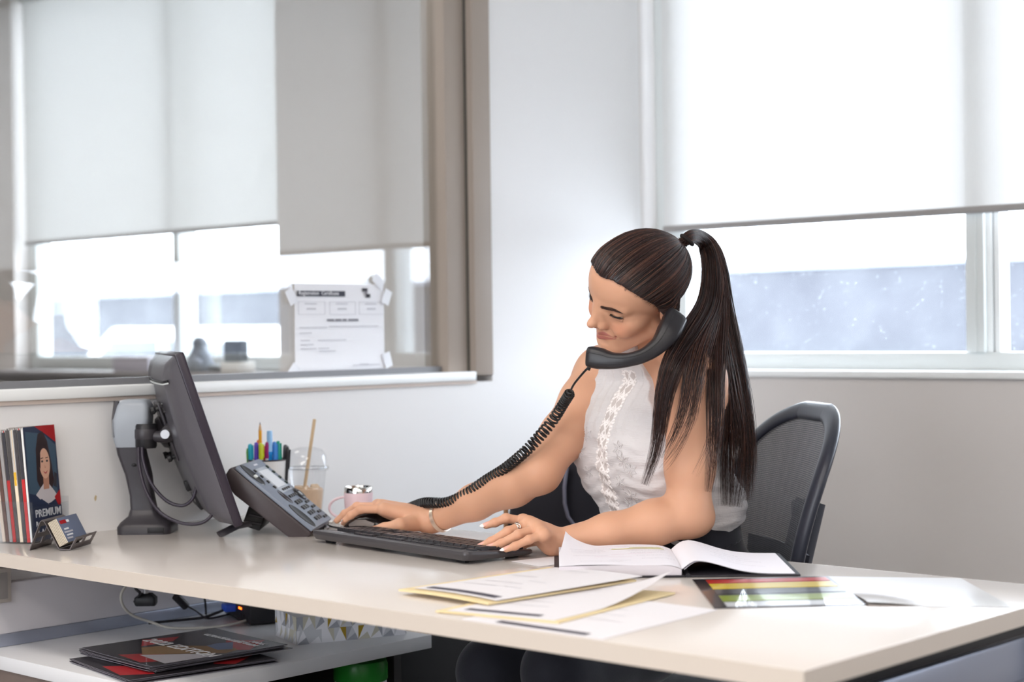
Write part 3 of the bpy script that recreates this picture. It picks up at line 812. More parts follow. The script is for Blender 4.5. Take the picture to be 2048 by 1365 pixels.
cable('telephone_line', 'white cable lying on the desk behind the desk telephone', [(-2.70,2.24,DT+.03),(-2.66,2.28,DT+.006),(-2.61,2.30,DT+.0035),(-2.55,2.29,DT+.0035),(-2.50,2.25,DT+.0035)], .0028, M_white)

# ================================================================== pen cup and pens
pc_ = Vector((-2.80,2.290,DT))
cup = thing('pen_cup', 'white pen cup with a dark rim packed with pens behind the desk telephone', 'pen cup', pc_)
b = MB(); b.lathe([(.030,.0),(.0325,.003),(.0405,.124),(.0385,.124),(.031,.006),(.0001,.006)], n=36, cap=False); b.build('cup_body', pm('white_cup_paper', (226,226,226), .5), cup, smooth=True)
b = MB(); b.tube([(.0405*math.cos(a),.0405*math.sin(a),.1245) for a in np.linspace(0,2*PI,36,endpoint=False)], .0016, 6, closed=True); b.build('rim', M_dark, cup, smooth=True)
M_clear = pm('frosted_clear_plastic', (206,206,214), .3)
def pen(label, px, h, col, kind, dx=0, dy=0, lean=0, r=.0042):
    base = pc_+r_*px+f_*dy+UPV*.008
    top = Vector((lean, .0, 1)).normalized()
    ax = (r_*lean+UPV).normalized()
    M_ = frame_of(ax.cross(f_), f_) if False else None
    t = thing('pen', label, 'pen', base, frame_of((f_.cross(ax)).normalized(), ax.cross(f_.cross(ax))).to_3x3(), 'pens in the white cup')
    m = pm('pen_colour', col, .3)
    if kind == 'cap':
        MB().tube([(0,0,0),(0,0,h-.03)], r, 12).build('barrel', M_clear, t, smooth=True)
        b = MB(); b.lathe([(r*1.15,h-.034),(r*1.2,h-.005),(r*.9,h),(r*.2,h+.001)], n=12); b.build('cap', m, t, smooth=True)
        MB().box((r*1.1,-.0012,h-.03),(r*1.6,.0012,h-.002)).build('clip', m, t)
    elif kind == 'solid':
        b = MB(); b.lathe([(r,0),(r*1.1,h*.5),(r*1.1,h-.008),(r*.8,h),(r*.2,h+.001)], n=12); b.build('barrel', m, t, smooth=True)
        MB().box((r*1.0,-.0012,h-.045),(r*1.7,.0012,h-.004)).build('clip', m, t)
    elif kind == 'pencil':
        MB().tube([(0,0,0),(0,0,h-.018)], .0036, 6).build('shaft', m, t)
        b = MB(); b.lathe([(.0036,h-.018),(.0013,h-.005)], n=8); b.build('bare_wood', pm('pencil_wood', (206,164,118), .6), t, smooth=True)
        b = MB(); b.lathe([(.0013,h-.005),(.0002,h)], n=8); b.build('lead', M_ink, t, smooth=True)
    else:  # highlighter with a pale cap
        b = MB(); b.lathe([(.0055,0),(.0055,h-.045),(.0062,h-.044),(.0062,h-.05)], n=12); b.build('barrel', m, t, smooth=True)
        b = MB(); b.lathe([(.0062,h-.05),(.0058,h-.004),(.005,h),(.001,h)], n=12); b.build('cap', pm('pale_blue_cap', (150,196,240), .3), t, smooth=True)
    return t
pen('pen with a light turquoise cap at the edge of the white cup', -.031, .150, (40,176,206), 'cap', dy=-.010, lean=-.02)
pen('green pen barely showing at the edge of the pen cup', -.035, .140, (90,170,60), 'solid', dy=.004, lean=-.04)
pen('purple pen standing in the white pen cup', -.021, .153, (98,70,190), 'solid', dy=-.012)
pen('orange topped pen behind the purple pen', -.019, .157, (226,110,50), 'cap', dy=.014)
pen('sharpened yellow pencil standing tip up above the pens', -.014, .196, (232,164,30), 'pencil', dy=.0, lean=.0)
pen('pen with a lime yellow cap below the pencil', -.010, .152, (196,206,40), 'cap', dy=-.020)
pen('pen with a magenta cap in the white cup', -.0015, .154, (150,30,110), 'cap', dy=-.014, lean=.03)
pen('red pen behind the magenta capped pen', -.005, .144, (206,50,60), 'solid', dy=.008)
pen('bright blue highlighter with a pale cap, tallest of the pens', .0075, .178, (30,140,220), 'marker', dy=-.012)
pen('blue pen beside the tall highlighter', .0175, .154, (60,130,210), 'solid', dy=-.010)
pen('light blue pen behind the blue one in the cup', .022, .150, (130,180,226), 'solid', dy=.010)
pen('teal pen with a green cap in the white cup', .0275, .155, (10,150,130), 'solid', dy=-.006, lean=-.02)
pen('black pen leaning at the right rim of the pen cup', .0335, .142, (40,40,44), 'solid', dy=-.002, lean=.07)
pen('dark grey pen crossing beside the black pen in the cup', .030, .146, (84,84,90), 'cap', dy=.012, lean=.05)

# ================================================================== iced coffee and tumbler
cc = Vector((-2.757,2.362,DT))
M_cupc = glass_mat('clear_cup_plastic', (.96,.965,.97), refl=.05)
co = thing('iced_coffee_cup', 'clear plastic iced coffee cup with a domed lid and beige straw', 'cup', cc)
b = MB(); b.lathe([(.028,0),(.030,.002),(.0415,.104),(.0425,.106)], n=40, cap=False); b.build('cup_body', M_cupc, co, smooth=True)
b = MB(); b.lathe([(.0445,.098),(.046,.100),(.046,.108),(.043,.110),(.042,.128),(.034,.142),(.018,.147),(.012,.147)], n=40, cap=False); b.build('domed_lid', M_cupc, co, smooth=True)
b = MB(); b.tube([(.0455*math.cos(a),.0455*math.sin(a),.104) for a in np.linspace(0,2*PI,40,endpoint=False)], .0018, 6, closed=True); b.build('lid_rim', glass_mat('lid_rim_plastic', (.88,.89,.9), refl=.12), co, smooth=True)
b = MB(); b.lathe([(.0285,.003),(.0345,.056),(.033,.060),(.0001,.060)], n=32); b.build('coffee', pm('milky_coffee', (206,176,146), .4, var=.15, vscale=60), co, smooth=True)
for k in range(5):
    a = k*1.3; MB().box((-.009,-.009,-.009),(.009,.009,.009)).build('ice_cube', pm('coffee_ice', (214,188,160), .2), co, bevel=.003, mat4=Matrix.Translation((.018*math.cos(a), .018*math.sin(a), .0545+.003*(k%2))) @ Matrix.Rotation(a,4,'Z') @ Matrix.Rotation(.5*k,4,'X'))
sb = r_*-.012+UPV*.02; stp = r_*.018+UPV*.207
MB().tube([sb, sb.lerp(stp,.5), stp], .0036, 14).build('straw', pm('beige_straw', (206,180,146), .5), co, smooth=True)
mgc = Vector((-2.655,2.418,DT))
# the tumbler stands just inside the far edge of the desk
mgc = Vector((-2.585,2.352,DT))
tu = thing('tumbler', 'small pale pink insulated mug with a shiny steel rim and a loop handle', 'mug', mgc)
b = MB(); b.lathe([(.0255,0),(.0275,.003),(.0295,.058),(.0295,.062)], n=36); b.build('mug_body', pm('pale_pink_coating', (226,200,206), .4), tu, smooth=True)
b = MB(); b.lathe([(.0288,.061),(.0288,.0725),(.027,.074),(.0262,.072),(.026,.05),(.0001,.05)], n=36, cap=False); b.build('steel_rim', M_chrome, tu, smooth=True)
hp = [r_*(-.026-.034*math.sin(a))+UPV*(.031-.022*math.cos(a)) for a in np.linspace(0,PI,18)]
MB().tube(hp, [(.0028,.007)]*18, 10, flat=tuple(f_.cross(UPV))).build('handle', pm('pale_pink_handle', (230,206,212), .4), tu, smooth=True)

# ================================================================== keyboard
kO = Vector((-2.417,2.078,DT)); kx = Vector((.993,-.118,0)).normalized(); ky = Vector((-kx.y,kx.x,0))
kb = thing('keyboard', 'black full size computer keyboard under the hands of the woman', 'keyboard', kO, frame_of(kx, ky).to_3x3())
KW, KD = .458, .156
M_kb = pm('dark_grey_keyboard_plastic', (64,61,64), .34, bump=.02, bscale=900)
M_kc = pm('black_keycap', (46,45,49), .30, bump=.03, bscale=900)
kz = lambda y: .0225-.0105*y/KD      # deck height, back to front
b = MB()
def ringk(inset, z_of, ry):
    pts = []
    for cx_, cy_, a0 in ((KW-.012-inset, .012+inset, -PI/2), (KW-.012-inset, KD-.016-inset, 0), (.012+inset, KD-.016-inset, PI/2), (.012+inset, .012+inset, PI)):
        for i in range(5):
            a = a0+PI/2*i/4
            x = cx_+.012*math.cos(a); y = cy_+.012*math.sin(a)
            pts.append((x, y, z_of(y)))
    return pts
loft(b, [ringk(.010, lambda y: .0025+.003*(1-y/KD), 0), ringk(.003, lambda y: max(.004, kz(y)-.0155), 0), ringk(-.001, lambda y: kz(y)-.006, 0), ringk(0, kz, 0)])
b.build('body', M_kb, kb, smooth=False, bevel=.0008, angle=30)
for x in (.035, KW-.035):
    MB().box((x-.012,.016,.0),(x+.012,.026,.008)).build('foot', M_blk, kb, bevel=.002)
    MB().box((x-.014,KD-.03,.0),(x+.014,KD-.022,.006)).build('foot', M_blk, kb, bevel=.001)
keymesh = {}
def keycap(u, yk, dpt, w, slim=False):
    """u = left edge measured from her left end, in metres; yk = row centre"""
    key_ = (round(w,4), round(dpt,4), slim)
    if key_ not in keymesh:
        bb = MB(); h = .0035 if slim else .0068; t_ = .0008 if slim else .0022
        loft(bb, [[(-w/2,-dpt/2,0),(w/2,-dpt/2,0),(w/2,dpt/2,0),(-w/2,dpt/2,0)], [(-w/2,-dpt/2,h*.45),(w/2,-dpt/2,h*.45),(w/2,dpt/2,h*.45),(-w/2,dpt/2,h*.45)], [(-w/2+t_,-dpt/2+t_*.6,h),(w/2-t_,-dpt/2+t_*.6,h),(w/2-t_,dpt/2-t_,h),(-w/2+t_,dpt/2-t_,h)]])
        keymesh[key_] = bb.mesh('key', M_kc)
    o = bpy.data.objects.new('key', keymesh[key_]); C.objects.link(o); o.parent = kb
    x = KW-.012-(u+w/2)
    o.matrix_local = Matrix.Translation((x, yk, kz(yk)-.0005)) @ Matrix.Rotation(-.067,4,'X')
U = .01885; g = .0012
rows = [.052,.071,.090,.109,.128]
def runk(u0, yk, ws, dpt=.0172, slim=False):
    u = u0
    for w in ws:
        if w > 0: keycap(u+g/2, yk, dpt, w*U-g, slim)
        u += abs(w)*U
# main block from her left
runk(0, rows[0], [1]*13+[2]); runk(0, rows[1], [1.5]+[1]*12+[1.5]); runk(0, rows[2], [1.75]+[1]*11+[2.25]); runk(0, rows[3], [2.25]+[1]*10+[2.75]); runk(0, rows[4], [1.25,1.25,1.25,6.25,1.25,1.25,1.25,1.25])
runk(0, .030, [1,-.7]+[1]*4+[-.4]+[1]*4+[-.4]+[1]*4, .0105, True)
n0 = 15*U+.004
runk(n0, .030, [1,1,1], .0105, True)
runk(n0, rows[0], [1,1,1]); runk(n0, rows[1], [1,1,1]); runk(n0, rows[3], [-1,1,-1]); runk(n0, rows[4], [1,1,1])
p0 = n0+3*U+.004
runk(p0, rows[0], [1,1,1,1]); runk(p0, rows[1], [1,1,1]); runk(p0, rows[2], [1,1,1]); runk(p0, rows[3], [1,1,1]); runk(p0, rows[4], [2,1])
keycap(p0+3*U+g/2, (rows[1]+rows[2])/2, .036, U-g); keycap(p0+3*U+g/2, (rows[3]+rows[4])/2, .036, U-g)
lettering('logo_lettering', 'logitech', .011, Matrix.Translation((.066,.031,kz(.031)+.0001)) @ Matrix.Rotation(PI,4,'Z'), M_pale, kb)
MB().box((.075,.028,kz(.03)),(.100,.033,kz(.03)+.0006)).build('status_window', M_blk, kb)

# ================================================================== mouse
mO = Vector((-2.452,2.262,DT))
ms = thing('computer_mouse', 'black computer mouse under the right hand of the woman', 'mouse', mO, frame_of((-.985,-.17,0),(.17,-.985,0)).to_3x3())
# local x = front of the mouse
b = MB()
def mring(t, s=1):
    x = -.052+.106*t
    w = .0305*(1-.28*abs(2*t-1)**2.4)*(1 if 0<t<1 else .55)*s
    h = (.036*math.sin(PI*min(1,(.10+t*.86)))**.62)*s*(1 if 0<t<1 else .6)
    return [(x, w*math.cos(a)*(1.0 if math.sin(a)>=0 else .94), .0015+max(0,(h*max(0,math.sin(a))**.75)) if math.sin(a)>0 else .0015) for a in np.linspace(0,2*PI,28,endpoint=False)]
loft(b, [mring(t) for t in (0,.03,.09,.18,.3,.45,.6,.75,.86,.94,.985,1)])
b.build('shell', pm('glossy_black_plastic', (20,18,20), .22), ms, smooth=True)
MB().tube([(-.03,.0285,.016),(-.01,.0305,.020),(.012,.0305,.019),(.032,.027,.013)], [(.004,.0015),(.006,.0018),(.006,.0018),(.002,.001)], 8, flat=(0,0,1)).build('side_grip', pm('silver_grey_grip', (120,112,108), .3), ms, smooth=True)
MB().lathe([(.008,-.0035),(.0095,-.002),(.0095,.002),(.008,.0035)], n=18, M=Matrix.Translation((.036,0,.021)) @ Matrix.Rotation(PI/2,4,'X')).build('scroll_wheel', M_dark, ms, smooth=True)
MB().box((.004,-.0006,.030),(.03,.0006,.0338)).build('button_gap', M_blk, ms)
cable('mouse_cable', 'thin black mouse lead running along the desk past the telephone', [(-2.507,2.255,DT+.006),(-2.53,2.25,DT+.0025),(-2.57,2.26,DT+.0025),(-2.62,2.29,DT+.0025),(-2.68,2.33,DT+.0025)], .002, M_black)

# ================================================================== open planner book
bO = Vector((-1.742,2.006,DT)); bx = Vector((.754,.657,0)).normalized(); by = Vector((-bx.y,bx.x,0))
bk = thing('open_planner', 'thick open planner with handwritten pages and a black cover beside the elbow of the woman', 'book', bO, frame_of(bx, by).to_3x3())
BW, BH = .192, .242   # page width, height; gutter at x=BW
M_page = pm('planner_page', (236,233,240), .8)
M_cov = pm('black_book_cloth', (34,31,38), .55)
b = MB(); b.box((-.008,-.004,.0005),(BW+.004,BH+.004,.0035)); b.build('left_cover', M_cov, bk, bevel=.001)
b = MB(); b.box((BW+.006,-.004,.0005),(BW+.184,BH+.004,.0035)); b.build('right_cover', M_cov, bk, bevel=.001)
b = MB(); b.grid(lambda u, v: (BW+.004+.010*u, -.004+v*(BH+.008), .0025+.004*math.sin(PI*u)), 8, 2, thick=.002); b.build('spine', M_cov, bk, smooth=True)
def leftz(u, v): 
    # block top with a drop to the gutter
    return .0185+.0015*math.sin(u*PI)-.006*max(0,(u-.86)/.14)**2
b = MB()
nu = 24
top = [[(u*(BW-.001)+.0015*0, v*BH, leftz(u,v)) for u in [i/nu for i in range(nu+1)]] for v in (0,1)]
bot = [[(u*(BW-.001)+.006*(0), v*BH, .0036) for u in [i/nu for i in range(nu+1)]] for v in (0,1)]
vs = top[0]+top[1]+bot[0]+bot[1]; k_ = nu+1
fs = []
for i in range(nu):
    fs += [(i,i+1,k_+i+1,k_+i),(2*k_+i,3*k_+i,3*k_+i+1,2*k_+i+1),(i,2*k_+i,2*k_+i+1,i+1),(k_+i,k_+i+1,3*k_+i+1,3*k_+i)]
fs += [(0,k_,3*k_,2*k_),(nu,2*k_+nu,3*k_+nu,k_+nu)]
b.add(vs, fs)
M_blockp = pm('page_block_edge', (206,200,206), .85)
_nt = M_blockp.node_tree; _tc = _nt.nodes.new('ShaderNodeTexCoord'); _mp = _nt.nodes.new('ShaderNodeMapping'); _mp.inputs['Scale'].default_value = (3,3,1500)
_no = _nt.nodes.new('ShaderNodeTexNoise'); _no.inputs['Scale'].default_value = 1; _bp = _nt.nodes.new('ShaderNodeBump'); _bp.inputs['Strength'].default_value = .35; _bp.inputs['Distance'].default_value = .0005
_nt.links.new(_tc.outputs['Object'], _mp.inputs[0]); _nt.links.new(_mp.outputs[0], _no.inputs['Vector']); _nt.links.new(_no.outputs['Fac'], _bp.inputs['Height']); _nt.links.new(_bp.outputs['Normal'], _nt.nodes['Principled BSDF'].inputs['Normal'])
b.build('left_page_block', M_blockp, bk, smooth=False)
def lpz(u, v):
    c = max(0, (.35-u)/.35)*max(0,(v-.55)/.45)
    e = max(0,(.10-u)/.10)
    return leftz(u,v)+.0009+.022*c**1.6+.004*e*e*(v)+.0015*math.sin(u*7+v*3)*.6
def lpx(u, v): 
    c = max(0, (.35-u)/.35)*max(0,(v-.55)/.45)
    return u*(BW-.001)+.012*c
b = MB(); b.grid(lambda u, v: (lpx(u,v), v*BH, lpz(u,v)), 28, 20, thick=.0003); b.build('left_page', M_page, bk, smooth=True)
def rz(u, v):
    if u < .14:
        t = u/.14; a = .0128+.0132*math.sin(t*PI/2)*(1+.10*v)
    else:
        a = .0045+.0215*math.exp(-((u-.14)/.36)**2)*(1+.12*v)*(1-(u-.14)/.86)**.35
    return a
b = MB(); b.grid(lambda u, v: (BW-.0005+u*.1765, v*BH, rz(u,v)), 36, 10, thick=.0003); b.build('right_page', M_page, bk, smooth=True)
b = MB(); b.grid(lambda u, v: (BW+.003+u*.171, .001+v*(BH-.002), max(.0037, rz(u,v)-.0012)), 36, 4, thick=.0002); b.build('page', M_page, bk, smooth=True)
M_hand = pm('handwriting_ink', (104,100,112), .8)
# handwriting: fine raised ink strokes following the pages
M_yel = pm('yellow_highlighter', (226,222,80), .8); M_pink = pm('pink_ink', (206,150,180), .8); M_rule = pm('ruling_ink', (196,186,200), .9)
def ribbon(b, pts, w):
    vs = []; 
    for i, p in enumerate(pts):
        q = pts[min(i+1,len(pts)-1)]; o = pts[max(i-1,0)]
        d = Vector(q)-Vector(o); n_ = Vector((-d.y,d.x,0))
        n_ = n_.normalized()*w if n_.length > 1e-9 else Vector((0,w,0))
        vs += [Vector(p)-n_, Vector(p)+n_]
    b.add(vs, [(2*i,2*i+1,2*i+3,2*i+2) for i in range(len(pts)-1)])
def scribble(b, u0, u1, v, fx, fz, amp=.0021, w=.00034):
    n_ = int((u1-u0)*BW/.0011); pts = []
    for i in range(n_):
        u = u0+(u1-u0)*i/n_
        if random.random() < .13 and len(pts) > 2:
            ribbon(b, pts, w); pts = []; continue
        vv = v+(amp*(1 if i % 2 else -1)*random.uniform(.3,1))/BH
        pts.append((fx(u,vv), vv*BH, fz(u,vv)+.0006))
    if len(pts) > 1: ribbon(b, pts, w)
rxf = lambda u, v: BW-.0005+u*.1765
b1, b2, b3, b4 = MB(), MB(), MB(), MB()
for v in np.arange(.08,.97,.055):
    ribbon(b3, [(lpx(u,v), v*BH, lpz(u,v)+.0004) for u in np.linspace(.03,.96,24)], .00012)
    ribbon(b3, [(rxf(u,v), v*BH, rz(u,v)+.0004) for u in np.linspace(.18,.97,24)], .00012)
for u0, u1, v in ((.08,.40,.72),(.10,.42,.66),(.12,.36,.60),(.58,.93,.90),(.62,.96,.82),(.60,.92,.68),(.62,.95,.58),(.66,.96,.44),(.70,.98,.30),(.12,.42,.45),(.18,.55,.16),(.42,.60,.22),(.30,.50,.80)):
    scribble(b1, u0, u1, v, lpx, lpz)
for u0, u1, v in ((.2,.5,.9),(.22,.45,.8),(.25,.6,.7),(.3,.7,.6),(.35,.8,.5),(.3,.62,.4),(.4,.8,.3)):
    scribble(b1, u0, u1, v, rxf, rz, .0013)
for u0, u1, v, s in ((.48,.78,.745,.03),(.30,.62,.40,-.02),(.45,.80,.50,.05),(.35,.60,.88,.03)):
    ribbon(b4, [(lpx(u,v+s*(u-u0)/(u1-u0)), (v+s*(u-u0)/(u1-u0))*BH, lpz(u,v)+.0007) for u in np.linspace(u0,u1,16)], .0004)
for u0, u1, v in ((.46,.92,.775),(.62,.90,.83)):
    ribbon(b2, [(lpx(u,v), v*BH, lpz(u,v)+.0005) for u in np.linspace(u0,u1,16)], .0022)
b3.build('ruled_lines', M_rule, bk); b2.build('highlighting', M_yel, bk); b4.build('pink_strokes', M_pink, bk); b1.build('handwriting', M_hand, bk)

# ================================================================== loose papers and envelopes
M_env = pm('cream_envelope', (226,206,160), .75)
M_band = pm('dark_printed_band', (74,70,82), .7)
def flat_sheet(name, label, cat, pts, z, th, mat, group=None, bend=None, nu=10, nv=8):
    """quad sheet from four world (x, y) corners, a base height and an optional lift"""
    o = Vector((pts[0][0], pts[0][1], z))
    t = thing(name, label, cat, o, None, group)
    A, B_, C_, D_ = [Vector((p[0]-pts[0][0], p[1]-pts[0][1], 0)) for p in pts]
    def fn(u, v):
        p = (A*(1-u)+B_*u)*(1-v)+(D_*(1-u)+C_*u)*v
        return (p.x, p.y, th+(bend(u,v) if bend else 0))
    b = MB(); b.grid(fn, nu, nv, thick=th); b.build('sheet', mat, t, smooth=True)
    def mark(nm, u0, v0, u1, v1, m):
        bb = MB(); bb.grid(lambda u, v: (lambda p: (p[0],p[1],p[2]+.0004))(fn(u0+(u1-u0)*u, v0+(v1-v0)*v)), 8, 3); bb.build(nm, m, t)
    return t, fn, mark
M_pink2 = pm('faint_print', (190,188,194), .8)
def lines(mark, rows_, m=None):
    for u0, u1, v in rows_: mark('print_line', u0, v, u1, v+.006, m or M_pink2)
# lowest form
t, fn, mk = flat_sheet('paper_form', 'lowest white paper form at the front edge of the desk', 'paper', [(-1.600,1.640),(-1.355,1.640),(-1.372,1.912),(-1.618,1.912)], DT+.0004, .0006, M_paper)
mk('printed_band', .22, .03, .86, .085, M_band); lines(mk, [(.2,.5,.3),(.55,.8,.4),(.2,.7,.55),(.3,.6,.7)])
# second envelope with form and lifted corner
t, fn, mk = flat_sheet('envelope', 'cream envelope in the middle of the paper pile on the desk', 'envelope', [(-1.665,1.655),(-1.470,1.690),(-1.500,1.985),(-1.690,1.950)], DT+.0016, .0022, M_env)
t, fn, mk = flat_sheet('paper_form', 'white paper form on the middle envelope with one corner curling up', 'paper', [(-1.650,1.662),(-1.480,1.692),(-1.505,1.985),(-1.675,1.955)], DT+.0042, .0005, M_paper, bend=lambda u, v: .031*max(0,(u+v-1.35)/.65)**1.6)
mk('printed_band', .10, .05, .80, .10, M_band); lines(mk, [(.2,.6,.3),(.2,.5,.42)])
# top envelope with form
t, fn, mk = flat_sheet('envelope', 'cream envelope at the left of the paper pile with its open end toward the keyboard', 'envelope', [(-1.822,1.735),(-1.628,1.722),(-1.600,2.020),(-1.798,2.045)], DT+.0062, .0028, M_env, bend=lambda u, v: .002*math.sin(u*3))
t, fn, mk = flat_sheet('paper_form', 'uppermost white paper form lying on the left envelope', 'paper', [(-1.802,1.748),(-1.625,1.736),(-1.590,2.022),(-1.778,2.036)], DT+.0108, .0005, M_paper, bend=lambda u, v: .002*math.sin(u*3)+.004*v*u)
mk('printed_band', .08, .03, .92, .085, M_band); lines(mk, [(.1,.5,.28),(.55,.75,.3),(.15,.6,.4),(.5,.7,.5),(.1,.4,.62),(.3,.55,.9)])
t, fn, mk = flat_sheet('note_paper', 'white note paper between the keyboard and the open planner', 'paper', [(-1.935,2.105),(-1.855,2.085),(-1.83,2.20),(-1.91,2.22)], DT+.0004, .0005, M_paper)

# sheet with colour stripes in a glossy sleeve
sT = dict(TL=(-1.566,2.116), BL=(-1.383,1.918), BR=(-1.232,2.073), TR=(-1.420,2.270))
t = thing('striped_card', 'black bordered card with red yellow and green stripes in a glossy sleeve', 'card', (-1.566,2.116,DT))
def sq(u, v): 
    A, B_, C_, D_ = [Vector((*sT[k],0))-Vector((-1.566,2.116,0)) for k in ('TL','TR','BR','BL')]
    return (A*(1-u)+B_*u)*(1-v)+(D_*(1-u)+C_*u)*v
def card_patch(nm, u0, v0, u1, v1, z, m, thick=.0005):
    b = MB(); b.grid(lambda v, u: (lambda p: (p.x,p.y,z))(sq(u0+(u1-u0)*u, v0+(v1-v0)*v)), 4, 4, thick=thick); return b.build(nm, m, t)
card_patch('backing', 0, 0, 1, 1, .0016, pm('black_card', (30,28,34), .3, coat=.6), .0015)
for nm, c_, v0, v1 in (('red',(206,40,30),.05,.17),('yellow',(236,206,30),.20,.38),('black',(40,38,40),.40,.58),('green',(150,170,40),.62,.80)):
    card_patch('stripe', .09, v0, .97, v1, .0021, pm(nm+'_stripe', c_, .3, coat=.8))
card_patch('white_strip', .09, .84, .97, .97, .0021, pm('white_stripe', (226,228,232), .3, coat=.8))
t = thing('clear_sleeve', 'clear glossy plastic sleeve lying past the striped card near the desk corner', 'sleeve', (-1.42,2.269,DT))
A_ = [Vector((*p,0))-Vector((-1.42,2.269,0)) for p in ((-1.42,2.269),(-1.249,2.374),(-1.065,2.173),(-1.232,2.073))]
b = MB(); b.grid(lambda v, u: (lambda p: (p.x,p.y,.0012+.004*max(0,1-((u-.0)**2+(v-1)**2)*8)))((A_[0]*(1-u)+A_[1]*u)*(1-v)+(A_[3]*(1-u)+A_[2]*u)*v), 14, 14, thick=.0006)
b.build('sheet', pm('glare_white_sleeve', (232,234,238), .12, coat=.5), t, smooth=True)  # white colour stands for the window glare on the clear sleeve

# ================================================================== brochure holder, brochures, cards
hO = Vector((-2.823,1.741,DT))
hx = Vector((-.05,.112,0)).normalized()    # along the front of the brochures
hx = Vector((-.40,.915,0)).normalized()
hn = Vector((hx.y,-hx.x,0))                # toward the viewer's right / front
bh = thing('brochure_holder', 'clear acrylic brochure holder at the left end of the desk', 'holder', hO, frame_of(hx, -hn).to_3x3())
M_acr = glass_mat('clear_acrylic', (.96,.97,.98), refl=.04)
# local x along front, local y = toward back (-hn); front face at y=0
HWd, HDp = .116, .085
MB().box((-.004,-.004,0),(HWd,-.001,.070)).build('front_panel', M_acr, bh)
MB().box((-.004,-.004,0),(-.001,HDp,.080)).build('side_panel', M_acr, bh)
MB().box((HWd-.003,-.004,0),(HWd,HDp,.080)).build('side_panel', M_acr, bh)
MB().box((-.004,-.004,0),(HWd,HDp+.02,.003)).build('bottom_panel', M_acr, bh)
b = MB(); b.add([(-.004,HDp-.004,0),(HWd,HDp-.004,0),(HWd,HDp+.02,.15),(-.004,HDp+.02,.15),(-.004,HDp-.001,0),(HWd,HDp-.001,0),(HWd,HDp+.023,.15),(-.004,HDp+.023,.15)], [(0,1,2,3),(7,6,5,4),(0,4,5,1),(1,5,6,2),(2,6,7,3),(3,7,4,0)]); b.build('back_panel', M_acr, bh)
HM = Matrix.Translation(hO) @ frame_of(hx, -hn)
M_bro = pm('dark_brochure_paper', (46,44,52), .35, coat=.3)
M_navy = pm('navy_cover', (44,54,80), .4, coat=.3)
bro_specs = [('folded brochure with the portrait cover reading PREMIUM, frontmost in the acrylic holder', (232,230,228), (44,54,80)),
  ('red edged brochure directly behind the portrait brochure', (190,30,34), (40,38,42)), ('dark edged brochure, third in the acrylic holder', (60,56,60), (40,38,42)),
  ('cream and yellow spined brochure in the acrylic holder', (232,214,190), (232,190,60)), ('dark brochure right behind the cream one', (70,66,66), (40,38,42)),
  ('red spined brochure in the middle of the holder', (176,34,36), (60,40,40)), ('thin grey brochure near the back of the holder', (150,146,146), (90,86,90)),
  ('dark brown brochure near the back of the acrylic holder', (90,62,54), (60,44,40)), ('beige backed brochure, rearmost in the acrylic holder', (206,190,176), (120,100,96))]
yy = .001
